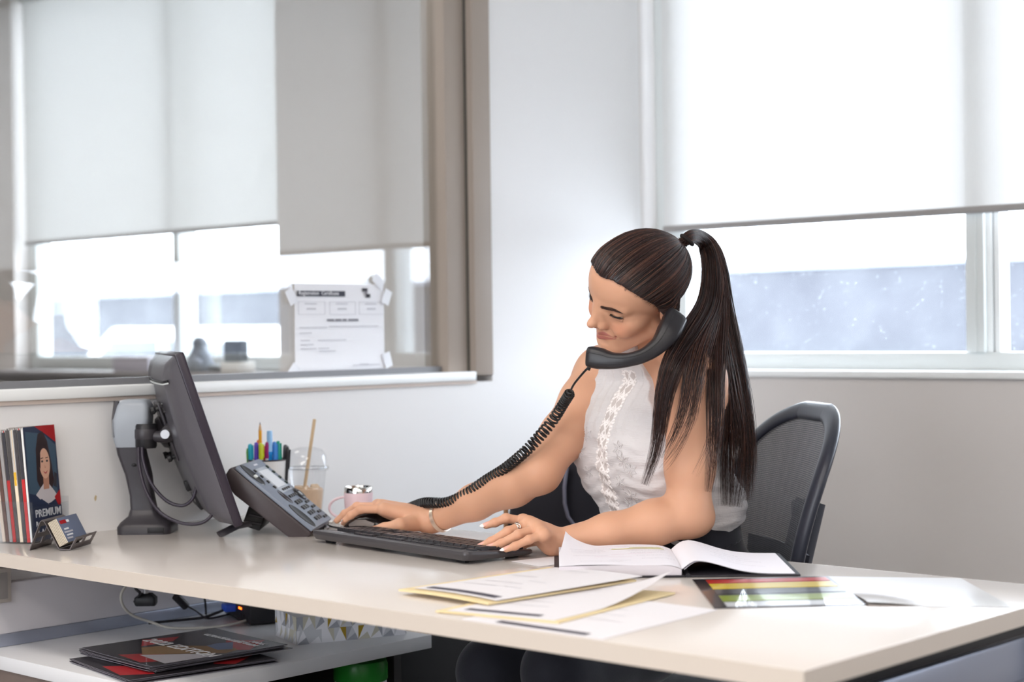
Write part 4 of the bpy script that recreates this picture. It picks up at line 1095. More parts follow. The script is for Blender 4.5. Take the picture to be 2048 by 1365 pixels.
for k, (lab, c1, c2) in enumerate(bro_specs):
    th = .0070 if k else .004
    tilt = -.085-.004*k
    m = HM @ Matrix.Translation((.003, yy, .0035)) @ Matrix.Rotation(tilt,4,'X')
    t = thing('brochure', lab, 'brochure', m.translation, m.to_3x3(), 'brochures in the acrylic holder')
    hgt = .214+random.uniform(-.003,.003) if k else .217
    nl = 3
    for q in range(nl):
        MB().box((0,th*q/nl,0),(.102+random.uniform(-.001,.001),th*(q+.72)/nl,hgt-.001*q)).build('leaf', pm('brochure_leaf', c1 if q == 1 else (206,202,200), .6), t)
    MB().box((-.0012,-.0002,0),(.0,th*.9,hgt*(.55 if k in (1,3,5) else .98))).build('spine_edge', pm('spine_colour', c1, .5), t)
    if k in (1,5): MB().box((-.0014,-.0001,hgt*.55),(.0,th*.9,hgt*.98)).build('spine_edge', M_bro, t)
    if k == 3: MB().box((-.0016,.001,hgt*.50),(.0,th*.8,hgt*.62)).build('spine_print', pm('amber_print', (226,176,40), .5), t)
    if k == 0:
        FX = Matrix.Rotation(PI/2,4,'X')          # print plane: local x, z -> faces -y
        W_ = .102
        def pr(nm, poly, mat, d):
            bb = MB(); bb.add([(x*W_, -d, z*hgt) for x, z in poly], [tuple(range(len(poly)))]); return bb.build(nm, mat, t)
        def ellp(cx_, cz_, rx, rz_, n_=22, rot=0): return [(cx_+rx*math.cos(a)*math.cos(rot)-rz_*math.sin(a)*math.sin(rot), cz_+rx*math.cos(a)*math.sin(rot)*.48+rz_*math.sin(a)*math.cos(rot)) for a in np.linspace(0,2*PI,n_,endpoint=False)]
        pr('cover', [(0,0),(1,0),(1,1),(0,1)], M_navy, .0004)
        pr('cover_print', [(.35,1),(1,1),(1,.84),(.70,.92)], M_red, .0006)
        pr('cover_print', [(.80,.36),(1,.42),(1,.30),(.92,.27)], M_red, .0010)
        pr('portrait_backdrop', [(.02,.42),(.92,.34),(.98,.82),(.6,.93),(.05,.96)], pm('teal_grey_print', (70,92,112), .4), .0005)
        pr('portrait_hair', [(.30,.52),(.34,.80),(.44,.93),(.60,.95),(.72,.86),(.80,.66),(.84,.50),(.70,.40),(.42,.42)], pm('portrait_hair_print', (58,44,46), .4), .0007)
        pr('portrait_shoulders', [(.22,.40),(.40,.46),(.52,.50),(.62,.50),(.80,.42),(.92,.36),(.70,.32),(.50,.30)], pm('portrait_shirt_print', (206,200,204), .4), .0009)
        pr('portrait_neck', [(.48,.44),(.66,.44),(.68,.56),(.50,.58)], pm('portrait_neck_print', (190,140,118), .4), .0010)
        pr('portrait_face', ellp(.575,.665,.17,.135,24,-.10), pm('portrait_skin_print', (222,176,152), .4), .0011)
        pr('portrait_hair_lock', [(.38,.66),(.42,.86),(.56,.91),(.70,.84),(.74,.72),(.66,.80),(.54,.83),(.46,.76),(.43,.62)], pm('portrait_hair_print_dark', (52,38,40), .4), .0012)
        for ex in (.50,.655): pr('portrait_eye', ellp(ex,.685,.032,.010), M_ink, .0013); pr('portrait_brow', [(ex-.045,.708),(ex+.045,.712),(ex+.04,.719),(ex-.04,.716)], pm('brow_print', (70,50,46), .5), .0013)
        pr('portrait_mouth', [(.51,.600),(.58,.585),(.66,.604),(.60,.574),(.55,.576)], pm('lip_print', (176,70,76), .4), .0013)
        pr('portrait_nose', [(.575,.655),(.60,.625),(.56,.625)], pm('nose_print', (196,140,118), .4), .0013)
        pr('portrait_phone', [(.80,.46),(.90,.44),(.94,.56),(.86,.58)], M_ink, .0011)
        pr('cover_print', [(.0,.0),(1,.0),(1,.28),(.62,.30),(.38,.36),(0,.30)], M_navy, .0012)
        for txt, sz, z in (('PREMIUM', .0205, .205), ('Reconditioning', .0128, .128), ('& A', .0165, .045)):
            lettering('cover_lettering', txt, sz, Matrix.Translation((.14*W_,-.0014,z*hgt)) @ FX, M_lett, t, bold=.0003, sx=1)
    yy += th+.0008

cO = Vector((-2.708,1.712,DT)); cx = Vector((-.068,.102,0)).normalized(); cyv = Vector((-cx.y,cx.x,0))   # x along its length, y toward the left
cyv = -cyv if cyv.dot(r_) > 0 else cyv
chd = thing('card_holder', 'dark mesh business card holder in front of the brochures', 'card holder', cO, frame_of(cx, cx.cross(UPV)*-1 if False else UPV.cross(cx)).to_3x3())
# local y = UP x cx
sgn = 1 if UPV.cross(cx).dot(r_) < 0 else -1     # direction to image left in local y
M_gun = pm('gunmetal', (92,84,84), .35, metal=.5)
CLn = .094
def plate(b, prof, t_=.0014, holes=None):
    # swept plate: prof list of (y,z)
    for (y0,z0),(y1,z1) in zip(prof, prof[1:]):
        d = Vector((0,y1-y0,z1-z0)); n_ = Vector((0,-d.z,d.y)).normalized()*t_
        segs = [(0,1)] 
        for (a0,a1) in segs:
            q = [Vector((x, y0+(y1-y0)*a, z0+(z1-z0)*a)) for x, a in ((0,0),(CLn,0),(CLn,1),(0,1))]
            b.add(q+[v+n_ for v in q], [(0,1,2,3),(7,6,5,4),(0,4,5,1),(1,5,6,2),(2,6,7,3),(3,7,4,0)])
s_ = sgn
def barframe(b, y0, z0, y1, z1, nwin=2):
    """a sloping plate with slots cut out"""
    def q(x, a): return (x, y0+(y1-y0)*a, z0+(z1-z0)*a)
    cells = [(0,CLn,0,.18),(0,CLn,.42,.58),(0,CLn,.82,1)]
    xs_ = [0,.009,.040,.050,.085,CLn]
    for k2 in (0,2,4): cells.append((xs_[k2],xs_[k2+1],.18,.42)); cells.append((xs_[k2],xs_[k2+1],.58,.82))
    d = Vector((0,y1-y0,z1-z0)); n_ = Vector((0,-d.z,d.y)).normalized()*.0014
    for x0,x1,a0,a1 in cells:
        qq = [Vector(q(x0,a0)),Vector(q(x1,a0)),Vector(q(x1,a1)),Vector(q(x0,a1))]
        b.add(qq+[v+n_ for v in qq], [(0,1,2,3),(7,6,5,4),(0,4,5,1),(1,5,6,2),(2,6,7,3),(3,7,4,0)])
b = MB(); barframe(b, s_*.046, .0, s_*.024, .053); b.build('rear_leg', M_gun, chd)
b = MB(); plate(b, [(s_*.024,.053),(s_*.020,.056),(s_*.015,.053)]); plate(b, [(s_*.015,.053),(s_*-.012,.004)]); b.build('back_plate', M_gun, chd)
b = MB(); plate(b, [(s_*-.012,.003),(s_*-.034,.0025)]); b.build('ledge', M_gun, chd)
b = MB(); 
y0, z0, y1, z1 = s_*-.034, .003, s_*-.046, .024
for x0,x1,a0,a1 in ((0,CLn,0,.35),(0,CLn,.8,1),(0,.010,.35,.8),(.042,.052,.35,.8),(.084,CLn,.35,.8)):
    qq = [Vector((x, y0+(y1-y0)*a, z0+(z1-z0)*a)) for x, a in ((x0,a0),(x1,a0),(x1,a1),(x0,a1))]
    n_ = Vector((0,.0014*s_,.0008)); b.add(qq+[v+n_ for v in qq], [(0,1,2,3),(7,6,5,4),(0,4,5,1),(1,5,6,2),(2,6,7,3),(3,7,4,0)])
b.build('front_lip', M_gun, chd)
CMx = Matrix.Translation(cO) @ frame_of(cx, UPV.cross(cx))
M_card = pm('cream_card_edge', (190,178,160), .7); M_cardf = pm('blue_grey_card_face', (112,122,146), .4)
ang = math.atan2(.062, .030)
def card_M(off):
    # card plane leans like the back plate
    e1 = Vector((1,0,0)); e2 = Vector((0,s_*.028,.054)).normalized()
    e3 = e1.cross(e2)
    if e3.y*s_ > 0: e3 = -e3
    M_ = Matrix.Identity(4)
    for i in range(3): M_[i][0] = e1[i]; M_[i][1] = e2[i]; M_[i][2] = e3[i]; M_[i][3] = (Vector((.0025,s_*-.0125,.0055))+e3*off+e2*.001)[i]
    return CMx @ M_
NCARD = 7
ORD = ['first','second','third','fourth','fifth','sixth','seventh','eighth','ninth','tenth','eleventh','twelfth']
for k in range(NCARD):
    Mk = card_M(0.0006+.0027*k)
    front = k == NCARD-1
    t = bpy.data.objects.new('business_card', None); C.objects.link(t); t.matrix_world = Mk
    tag(t, 'blue grey printed business card, frontmost in the dark card holder' if front else 'cream edged business card, '+ORD[NCARD-1-k]+' from the front of the pack', 'card', 'business cards in the holder')
    MB().box((0,0,0),(.089,.0485,.0021)).build('card_stock', M_card, t)
    if front:
        MB().box((.0,.0,.0021),(.089,.0485,.0023)).build('card_face', M_cardf, t)
        MB().box((.006,.036,.0023),(.032,.043,.0025)).build('card_print', M_red, t)
        MB().box((.034,.037,.0023),(.045,.042,.0025)).build('card_print', M_lett, t)
        for q in range(4): MB().box((.006+.004*(q%2),.006+.006*q,.0023),(.03+.006*(q%3),.009+.006*q,.0025)).build('card_print', M_lett if q%2 else M_pale, t)

# ================================================================== certificate taped on the glass
cf = thing('certificate', 'white registration certificate taped to the glass partition above the sill', 'paper', (GX+.0055, 2.205+.29, 1.02))
PY0, PY1, PZ0, PZ1 = 2.492-2.495, 2.768-2.495, 1.034-1.02, 1.243-1.02
M_cert = pm('certificate_paper', (236,237,242), .8)
b = MB(); b.grid(lambda u, v: (.003*math.sin(u*2.5+.6)*v+.0006, PY0+(PY1-PY0)*u, PZ0+(PZ1-PZ0)*v), 10, 6, thick=.0004); b.build('sheet', M_cert, cf, smooth=True)
WY, HZ = PY1-PY0, PZ1-PZ0
M_cpr = pm('pale_certificate_print', (196,196,202), .8)
def cpr(nm, u0, v0, u1, v1, m): 
    MB().box((.0045, PY0+u0*WY, PZ0+v0*HZ),(.0049, PY0+u1*WY, PZ0+v1*HZ)).build(nm, m, cf)
cpr('title_band', .02, .86, .545, .92, pm('dark_title_band', (52,52,66), .6))
Rc = Matrix(((0,0,1,.0051),(1,0,0,0),(0,1,0,0),(0,0,0,1)))
def clet(txt, sz, u, v, m): 
    lettering('certificate_lettering', txt, sz, Matrix.Translation((0, PY0+u*WY, PZ0+v*HZ)) @ Rc, m, cf)
M_lett2 = pm('white_title_lettering', (240,240,244), .6)
clet('Registration  Certificate', .0125, .035, .876, M_lett2)
cpr('emblem', .74, .92, .80, .955, M_ink); cpr('emblem', .78, .85, .83, .89, M_ink); cpr('emblem', .765, .885, .80, .925, M_ink2)
for u in (.03,.37,.70):
    for a in ((u,.66,u+.29,.664),(u,.80,u+.29,.804),(u,.66,u+.004,.80),(u+.286,.66,u+.29,.80)): cpr('box_rule', *a, M_cpr)
    cpr('print_line', u+.07, .775, u+.20, .785, M_cpr); cpr('print_line', u+.09, .715, u+.19, .732, M_cpr)
for u0, u1 in ((.34,.42),(.43,.50),(.51,.56),(.575,.69)): cpr('print_line', u0, .588, u1, .612, pm('mid_print', (128,128,136), .8))
for u0, u1, v in ((.04,.34,.515),(.36,.92,.525),(.04,.17,.455),(.05,.15,.375),(.24,.55,.375),(.05,.19,.33),(.05,.22,.285),(.24,.36,.285),(.25,.43,.255),(.62,.93,.09),(.70,.80,.10),(.13,.18,.035)): cpr('print_line', u0, v, u1, v+.010, M_cpr)
M_tape = pm('clear_tape', (224,226,232), .35)
for (y, z, a) in ((PY0-.012,PZ1-.03,.5),(PY0-.010,PZ0+.010,-.7),(PY1-.02,PZ1+.008,.9),(PY1+.006,PZ1-.03,-.4),(PY1+.006,PZ0+.03,.3)):
    MB().box((.0,-.012,-.018),(.0006,.012,.018)).build('tape_piece', M_tape, cf, mat4=Matrix.Translation((.0008+.0045,y,z)) @ Matrix.Rotation(a,4,'X'))

# ================================================================== things on the neighbour's window ledge
sx_ = thing('figurine', 'dark grey seated figurine on the window ledge of the next office', 'figurine', (-4.816,3.645,1.0))
b = MB(); b.lathe([(.046,0),(.050,.012),(.048,.03),(.040,.055),(.030,.078),(.024,.088),(.027,.098),(.024,.112),(.012,.122),(.002,.124)], n=20); b.build('figurine_body', pm('slate_grey', (80,86,102), .6, var=.2, vscale=30), sx_, smooth=True)
MB().ell((.02,-.035,.03),(.03,.022,.022)).build('figurine_knee', pm('slate_grey_light', (96,100,116), .6), sx_, smooth=True)
t = thing('small_display', 'small dark screened device on the window ledge of the next office', 'device', (-4.615,3.645,1.0))
MB().box((-.045,-.02,.035),(.045,.02,.11)).build('screen_case', pm('dark_slate_case', (44,52,66), .4), t, bevel=.006)
MB().box((-.042,-.035,0),(.055,.04,.035)).build('base', pm('white_base', (226,222,216), .5), t, bevel=.004)
t = thing('desk_mouse', 'small black object beside the device on the next office ledge', 'device', (-4.715,3.64,1.0))
MB().ell((0,0,.014),(.045,.03,.014)).build('object_body', M_black, t, smooth=True)
t = thing('storage_box', 'pale grey box on the window ledge of the next office', 'box', (-5.17,3.64,1.0))
MB().box((-.11,-.04,0),(.11,.04,.05)).build('box_body', pm('pale_grey_box', (196,192,204), .6), t, bevel=.003)
MB().box((-.112,-.042,.04),(.112,.042,.054)).build('box_lid', pm('pale_grey_lid', (206,202,212), .6), t, bevel=.003)
# ================================================================== sculpting engine (signed distance fields -> surface nets)
CAMP = np.array([0, 0, CAM_Z])
_R2, _D2, _F = (np.array(v) for v in (_r2, _d2, _f))
def PX(x, y, D):
    """world point seen at photo pixel (x, y), D metres along the viewing axis"""
    return CAMP + (_F + _R2*(x-1024)/3395.5 + _D2*(y-682.5)/3395.5)*D

class Sdf:
    def __init__(s): s.p = []
    def add(s, fn, lo, hi, k=0.0, op='+'):
        s.p.append((fn, np.asarray(lo, float), np.asarray(hi, float), k, op)); return s
    def cone(s, a, b, ra, rb, k=.01, op='+', flat=None, fs=1.0):
        a = np.asarray(a, float); b = np.asarray(b, float); ba = b-a; L2 = max(ba@ba, 1e-12)
        fl = None
        if flat is not None:
            fl = np.asarray(flat, float); fl = fl - ba*(fl@ba)/L2; fl /= np.linalg.norm(fl)
        def fn(P):
            q = P-a; t = np.clip(q@ba/L2, 0, 1)
            e = q-t[:,None]*ba
            if fl is not None:
                c = e@fl; e = e + fl*(c*(1/fs-1))[:,None]
                return (np.sqrt((e*e).sum(1)) - (ra+(rb-ra)*t))*min(1, fs**.5)
            return np.sqrt((e*e).sum(1)) - (ra+(rb-ra)*t)
        r = max(ra, rb)*max(1, fs)
        return s.add(fn, np.minimum(a, b)-r, np.maximum(a, b)+r, k, op)
    def ell(s, c, r, k=.01, op='+', R=None):
        c = np.asarray(c, float); r = np.asarray(r, float)
        def fn(P):
            q = P-c
            if R is not None: q = q@R
            k0 = np.sqrt(((q/r)**2).sum(1)); k1 = np.sqrt(((q/(r*r))**2).sum(1))
            return np.where(k1 < 1e-9, -r.min(), k0*(k0-1)/np.maximum(k1, 1e-9))
        m = r.max() if R is not None else r
        return s.add(fn, c-m, c+m, k, op)
    def bounds(s):
        lo = np.min([p[1] for p in s.p if p[4] == '+'], 0); hi = np.max([p[2] for p in s.p if p[4] == '+'], 0)
        return lo, hi
    def __call__(s, P, pad=.036, blk=.05):
        n = len(P)
        if n == 0: return np.zeros(0)
        if n < 3000: return s._ev(P, s.p, pad)
        I = np.floor((P-P.min(0))/blk).astype(np.int64)
        key = (I[:,0]*4096+I[:,1])*4096+I[:,2]
        o = np.argsort(key, kind='stable'); ks = key[o]
        st = np.flatnonzero(np.r_[True, ks[1:] != ks[:-1]]); en = np.r_[st[1:], n]
        PS = P[o]; D = np.empty(n)
        LO = np.array([p[1] for p in s.p]); HI = np.array([p[2] for p in s.p])
        PD = np.array([max(pad, p[3]*1.2) for p in s.p])
        for a, b in zip(st, en):
            Q = PS[a:b]; ql = Q.min(0); qh = Q.max(0)
            g = np.maximum(np.maximum(LO-qh, ql-HI), 0)
            near = (g*g).sum(1) < PD*PD
            D[a:b] = s._ev(Q, [p for p, t in zip(s.p, near) if t], pad)
        out = np.empty(n); out[o] = D
        return out
    def _ev(s, P, prims, pad):
        d = np.full(len(P), 1e3)
        for fn, lo, hi, k, op in prims:
            if op == '+':
                v = fn(P)
                if k > 0:
                    h = np.maximum(k-np.abs(d-v), 0)/k; d = np.minimum(d, v)-h*h*k*.25
                else: d = np.minimum(d, v)
            elif op == '*': d = d+fn(P)
            else:
                v = -fn(P)
                if k > 0:
                    h = np.maximum(k-np.abs(d-v), 0)/k; d = np.maximum(d, v)+h*h*k*.25
                else: d = np.maximum(d, v)
        return d

def surface_net(f, lo, hi, h, coarse=4, slack=1.0, region=None):
    """mesh the zero level of f inside the box, refining only near the surface"""
    lo = np.asarray(lo, float)-2*h; hi = np.asarray(hi, float)+2*h
    H = h*2**coarse
    n = np.ceil((hi-lo)/H).astype(int)
    I = np.stack(np.meshgrid(*[np.arange(k) for k in n], indexing='ij'), -1).reshape(-1, 3)
    for lv in range(coarse, -1, -1):
        s = h*2**lv
        c = lo+(I+.5)*s
        if lv > 0:
            d = f(c)
            I = I[np.abs(d) < s*.9*(1.25*slack)+.0015]
            if region is not None: I = I[region(lo+(I+.5)*s, s)]
            o = np.array([(i, j, k) for i in (0,1) for j in (0,1) for k in (0,1)])
            I = (I[:,None,:]*2+o[None]).reshape(-1, 3)
    if region is not None: I = I[region(lo+(I+.5)*h, 0)]
    B = np.int64(1 << 20)
    key = lambda A: (A[:,0].astype(np.int64)*B+A[:,1])*B+A[:,2]
    off = np.array([(i, j, k) for i in (0,1) for j in (0,1) for k in (0,1)])
    corners = (I[:,None,:]+off[None]).reshape(-1, 3)
    ck = key(corners)
    uk, inv_ = np.unique(ck, return_inverse=True)
    U = np.stack([uk//(B*B), (uk//B) % B, uk % B], 1)
    D = np.empty(len(U))
    for a in range(0, len(U), 400000): D[a:a+400000] = f(lo+U[a:a+400000]*h)
    V8 = D[inv_].reshape(-1, 8)
    sg = V8 < 0
    act = sg.any(1) & ~sg.all(1)
    I = I[act]; V8 = V8[act]; sg = sg[act]
    acc = np.zeros((len(I), 3)); cnt = np.zeros(len(I))
    edges = [(a, b) for a in range(8) for b in range(a+1, 8) if bin(a ^ b).count('1') == 1]
    for a, b in edges:
        m = sg[:,a] != sg[:,b]
        va = V8[m,a]; vb = V8[m,b]; t = va/(va-vb)
        acc[m] += off[a]+(off[b]-off[a])*t[:,None]; cnt[m] += 1
    P = lo+(I+acc/cnt[:,None])*h
    cellk = key(I); order = np.argsort(cellk); sk = cellk[order]
    def find(A):
        k = key(A); p = np.searchsorted(sk, k); p = np.minimum(p, len(sk)-1)
        ok = sk[p] == k
        return np.where(ok, order[p], -1)
    F = []
    for ax in range(3):
        bx_ = 1 << (2-ax)          # corner index differing along this axis from corner 0
        m = sg[:,0] != sg[:,bx_]
        J = I[m]; flip = sg[m,0]
        e1 = np.zeros(3, int); e2 = np.zeros(3, int); e1[(ax+1) % 3] = 1; e2[(ax+2) % 3] = 1
        q = np.stack([find(J), find(J-e1), find(J-e1-e2), find(J-e2)], 1)
        ok = (q >= 0).all(1)
        q = q[ok]; fl = flip[ok]
        q[~fl] = q[~fl][:, ::-1]
        F.append(q)
    return P, np.concatenate(F)

def sdf_normals(f, P, e=.0008):
    N = np.empty_like(P)
    for i in range(3):
        dv = np.zeros(3); dv[i] = e
        N[:,i] = f(P+dv)-f(P-dv)
    return N/np.maximum(np.linalg.norm(N, axis=1, keepdims=True), 1e-9)

def np_mesh(name, P, F, mat, parent=None, col=None, smooth=True):
    me = bpy.data.meshes.new(name)
    me.vertices.add(len(P)); me.vertices.foreach_set('co', np.ascontiguousarray(P, dtype=np.float32).ravel())
    F = np.asarray(F)
    me.loops.add(F.size); me.loops.foreach_set('vertex_index', F.ravel().astype(np.int32))
    me.polygons.add(len(F)); me.polygons.foreach_set('loop_start', np.arange(0, F.size, F.shape[1], dtype=np.int32))
    try: me.polygons.foreach_set('loop_total', np.full(len(F), F.shape[1], dtype=np.int32))
    except Exception: pass
    me.update(calc_edges=True)
    me.validate()
    if smooth: me.polygons.foreach_set('use_smooth', np.ones(len(me.polygons), dtype=bool))
    if col is not None:
        a = me.color_attributes.new('Col', 'FLOAT_COLOR', 'POINT')
        c4 = np.ones((len(P), 4), dtype=np.float32); c4[:,:3] = col
        a.data.foreach_set('color', c4.ravel())
    me.materials.append(mat)
    o = bpy.data.objects.new(name, me); C.objects.link(o)
    if parent is not None: o.parent = parent
    return o
def smoothstep(a, b, x):
    t = np.clip((x-a)/(b-a), 0, 1); return t*t*(3-2*t)
# ================================================================== the woman at the desk
M_skin = attr_mat('skin', 'Col', rough=.48, spec=.35, sss=.12)
wo = thing('person', 'dark haired woman in a sleeveless white blouse typing with a telephone handset on her shoulder', 'person', (-1.87, 2.55, .48))
WO = np.array([-1.87, 2.55, .48])
V3 = lambda *a: np.array(a, float)

# ---- head frame: x = her right, y = face, z = crown
HR = np.array([[-0.8666,-0.3137,0.388],[0.1192,-0.8853,-0.4495],[0.4846,-0.3433,0.8046]])
u_, _s, v_ = np.linalg.svd(HR); HR = u_ @ v_
HT = V3(-1.8645, 2.3751, 0.0688+CAM_Z)
ZS = .92                                   # the face below the eyes is a little shorter than the canonical one
def H2W(p):
    p = np.array(p, float); p[2] *= ZS if p[2] < 0 else 1
    return HR @ (p*.01)+HT
def W2H(P):
    q = ((P-HT) @ HR)*100
    q[:,2] = np.where(q[:,2] < 0, q[:,2]/ZS, q[:,2]); return q

def build_head():
    s = Sdf()
    s.ell((0,.0,3.2),(7.2,9.2,7.3),0)
    s.ell((0,4.0,3.2),(6.1,5.0,5.6),2.0)
    s.ell((0,3.6,-3.0),(5.75,4.7,5.2),2.2)
    for q in (-1,1):
        s.ell((q*4.35,5.0,-2.6),(2.0,2.3,1.7),1.6)
        s.cone((q*4.9,.8,-5.6),(q*1.7,6.2,-9.4),1.7,1.45,2.2)
    s.ell((0,7.05,-9.3),(1.8,1.55,1.45),1.6)
    s.ell((0,5.2,-6.6),(3.5,3.35,3.3),1.6)
    for q in (-1,1):
        s.cone((q*1.0,8.30,1.0),(q*4.5,6.85,1.2),.75,.6,1.3)     # brow ridge
        s.ell((q*3.6,6.5,-4.2),(1.7,1.45,1.35),1.5)              # smiling cheek
    for q in (-1,1):
        s.ell((q*3.75,8.95,-.25),(1.25,1.10,.75),.9,'-')         # eye socket
        s.cone((q*1.5,8.3,-.6),(q*2.6,7.2,-3.0),.55,.7,1.0)          # side of the nose into the cheek
        s.ell((q*3.15,6.72,-.05),(1.42,1.46,1.30),.30)           # lids over the eyeball
    # nose
    s.cone((0,8.75,1.0),(0,10.15,-2.6),.70,.76,1.2)
    s.ell((0,10.58,-3.12),(.82,.94,.76),.8)
    for q in (-1,1):
        s.ell((q*1.22,8.95,-3.70),(.64,1.0,.64),.7)
        s.cone((q*.55,8.85,-.4),(q*1.0,8.95,-2.9),.60,.70,1.0)
        s.ell((q*.58,9.70,-4.45),(.30,.45,.28),.25,'-')
    s.ell((0,9.35,-4.2),(.45,.8,.35),.5)
    s.cone((0,8.75,-4.6),(0,8.85,-5.6),.5,.5,.7)
    for q in (-1,1):
        s.cone((q*.25,8.78,-5.80),(q*2.75,7.42,-5.85),.42,.18,.45)
        s.cone((q*.10,8.58,-6.85),(q*2.55,7.35,-6.25),.66,.22,.40)
        s.cone((0,9.38,-6.22),(q*1.6,8.80,-6.22),.07,.07,.16,'-')
        s.cone((q*1.6,8.80,-6.22),(q*3.0,7.65,-5.85),.07,.08,.18,'-')
        s.ell((q*3.15,7.4,-5.75),(.28,.40,.32),.35,'-')          # corner dimple
        s.cone((q*2.15,8.45,-4.1),(q*3.45,7.85,-5.6),.12,.12,.5,'-')   # smile fold
        # opening between the lids, looking down
        for a_, b_ in zip(((1.80,8.05,-.50),(2.6,8.32,-.58),(3.4,8.20,-.62),(4.1,7.76,-.58)), ((2.6,8.32,-.58),(3.4,8.20,-.62),(4.1,7.76,-.58),(4.6,7.34,-.50))):
            s.cone((q*a_[0],a_[1]-.12,a_[2]-.06),(q*b_[0],b_[1]-.12,b_[2]-.06),.28,.28,.06,'-')
        s.cone((q*2.0,8.0,-1.05),(q*4.4,7.45,-1.05),.14,.14,.45)     # lower lid roll
    s.ell((0,8.85,-7.9),(1.5,.5,.30),.7,'-')
    for q in (-1,1):
        s.ell((q*7.05,-.8,-1.0),(.75,1.75,2.9),.5)
        s.ell((q*7.75,-.6,-.7),(.5,1.0,1.9),.4,'-')
        s.ell((q*6.8,-.2,-3.6),(.5,.75,.7),.4)
    return s
head_cm = build_head()
def head_w(P): return head_cm(W2H(P), pad=3.6, blk=4.0)*.01

# ---- joints (world)
sL, sR = PX(1388,752,2.99), PX(1206,748,3.25)
eL, wL = PX(1376,1032,2.975), PX(1110,1086,2.935)
eR, wR = PX(1080,945,3.115), PX(866,1044,3.270)
neck0, neck1 = H2W((0,-2.0,-6.0)), H2W((0,-4.2,-15.5))
T1 = V3(-1.925, 2.505, -.055+CAM_Z)       # neck base
T0 = PX(1372,1125,3.19)                    # pelvis
up_t = (T1-T0); LT = np.linalg.norm(up_t); up_t = up_t/LT
lat = sL-sR; lat = lat-up_t*(lat@up_t); lat /= np.linalg.norm(lat)      # toward her left
frt = np.cross(up_t, lat); 
if frt@V3(0,-1,0) < 0: frt = -frt
lat_h = lat.copy()
TS = np.array([-.30,-.12,.0,.18,.36,.55,.72,.86,.96,1.06,1.2])
TLAT = np.array([.165,.158,.142,.128,.126,.133,.142,.144,.116,.070,.05])
TDEP = np.array([.118,.110,.102,.098,.098,.102,.104,.092,.070,.055,.05])
TOFF = np.array([.03,.024,.020,.022,.026,.022,.014,.004,-.004,-.01,.0])
def tcoord(P):
    q = P-T0; s = (q@up_t)/LT; return s, q@lat, q@frt
def torso(P, infl=0.0, amp=0.0):
    s, a, c = tcoord(P)
    w = np.interp(s, TS, TLAT)+infl; d = np.interp(s, TS, TDEP)+infl; o = np.interp(s, TS, TOFF)
    x = a/w; y = (c-o)/d
    k0 = np.sqrt(x*x+y*y)
    # super-ellipse section: squarer ribcage
    k = (np.abs(x)**2.4+np.abs(y)**2.4)**(1/2.4)
    return (k-1)*np.minimum(w, d)*.95
def tpt(s, a, c): return T0+up_t*s*LT+lat*a+frt*c
BUST = [(tpt(.60, q*.068, .082), (.064,.056,.072)) for q in (-1,1)]

body = Sdf()
tlo, thi = np.minimum(T0, T1)-.23, np.maximum(T0, T1)+.2
def torso_c(P):
    s, a, c = tcoord(P)
    d = torso(P)
    d = np.maximum(d, (s-1.06)*LT); return np.maximum(d, (-.22-s)*LT)
body.add(torso_c, tlo, thi, 0)
for c_, r_b in BUST: body.ell(c_, r_b, .045)
# neck and trapezius
body.cone(neck0, neck1, .050, .055, .03)
body.cone(neck1, T1+frt*.0, .056, .060, .03)
for sh in (sL, sR):
    m_ = neck1*.72+sh*.28+up_t*.006
    body.cone(neck1+up_t*.0, m_, .048, .042, .035)
    body.cone(m_, sh+up_t*.004, .042, .044, .035)
    body.cone(tpt(.80, (.10 if sh is sL else -.10), .01), sh-up_t*.02, .06, .052, .04)
def limb(pts, rad, k=.02):
    for a, b, ra, rb in zip(pts, pts[1:], rad, rad[1:]): body.cone(a, b, ra, rb, k)
def mid(a, b, t, off=0, d=None): 
    p = a+(b-a)*t
    return p if d is None else p+np.asarray(d)*off
fwd_in = V3(0,-1,0)
# upper arms and forearms
limb([sL, mid(sL,eL,.30), mid(sL,eL,.65), eL], [.048,.045,.0415,.036])
limb([eL, mid(eL,wL,.25), mid(eL,wL,.60), wL], [.0355,.0375,.0295,.0225])
body.cone(mid(sL,eL,.92), eL+V3(.008,.018,-.004), .033, .028, .02)
limb([sR, mid(sR,eR,.30), mid(sR,eR,.65), eR], [.050,.046,.042,.037])
limb([eR, mid(eR,wR,.25), mid(eR,wR,.60), wR], [.0365,.0385,.0315,.0230])
body.add(head_w, HT-.17, HT+.17, .012)

# ---- hands: each finger is a chain of joints
fingers = []      # (chain, radii)
def hand(w, knuckles, chains, rad, palm_r, thumb, thumb_r):
    pts = [np.asarray(k) for k in knuckles]
    for kpt, rr in zip(pts, palm_r):
        body.cone(w*.86+kpt*.14, kpt, .019, rr, .012)
    for a, b in zip(pts, pts[1:]): body.cone(a, b, .0095, .0095, .010)
    cen = sum(pts)/len(pts)
    body.cone(w*.5+cen*.5, cen*.85+w*.15, .018, .0145, .012)
    for ch, rr in zip(chains, rad):
        for a, b, ra, rb in zip(ch, ch[1:], rr, rr[1:]):
            body.cone(a, b, ra, rb, .0022)
        for p, r0 in zip(ch[1:-1], rr[1:-1]): body.ell(p, (r0*1.06,)*3, .004)
        fingers.append((ch, rr))
    if thumb is not None:
        for a, b, ra, rb in zip(thumb, thumb[1:], thumb_r, thumb_r[1:]): body.cone(a, b, ra, rb, .006)
        fingers.append((thumb, thumb_r))
FR = [.0088,.0080,.0070,.0058]
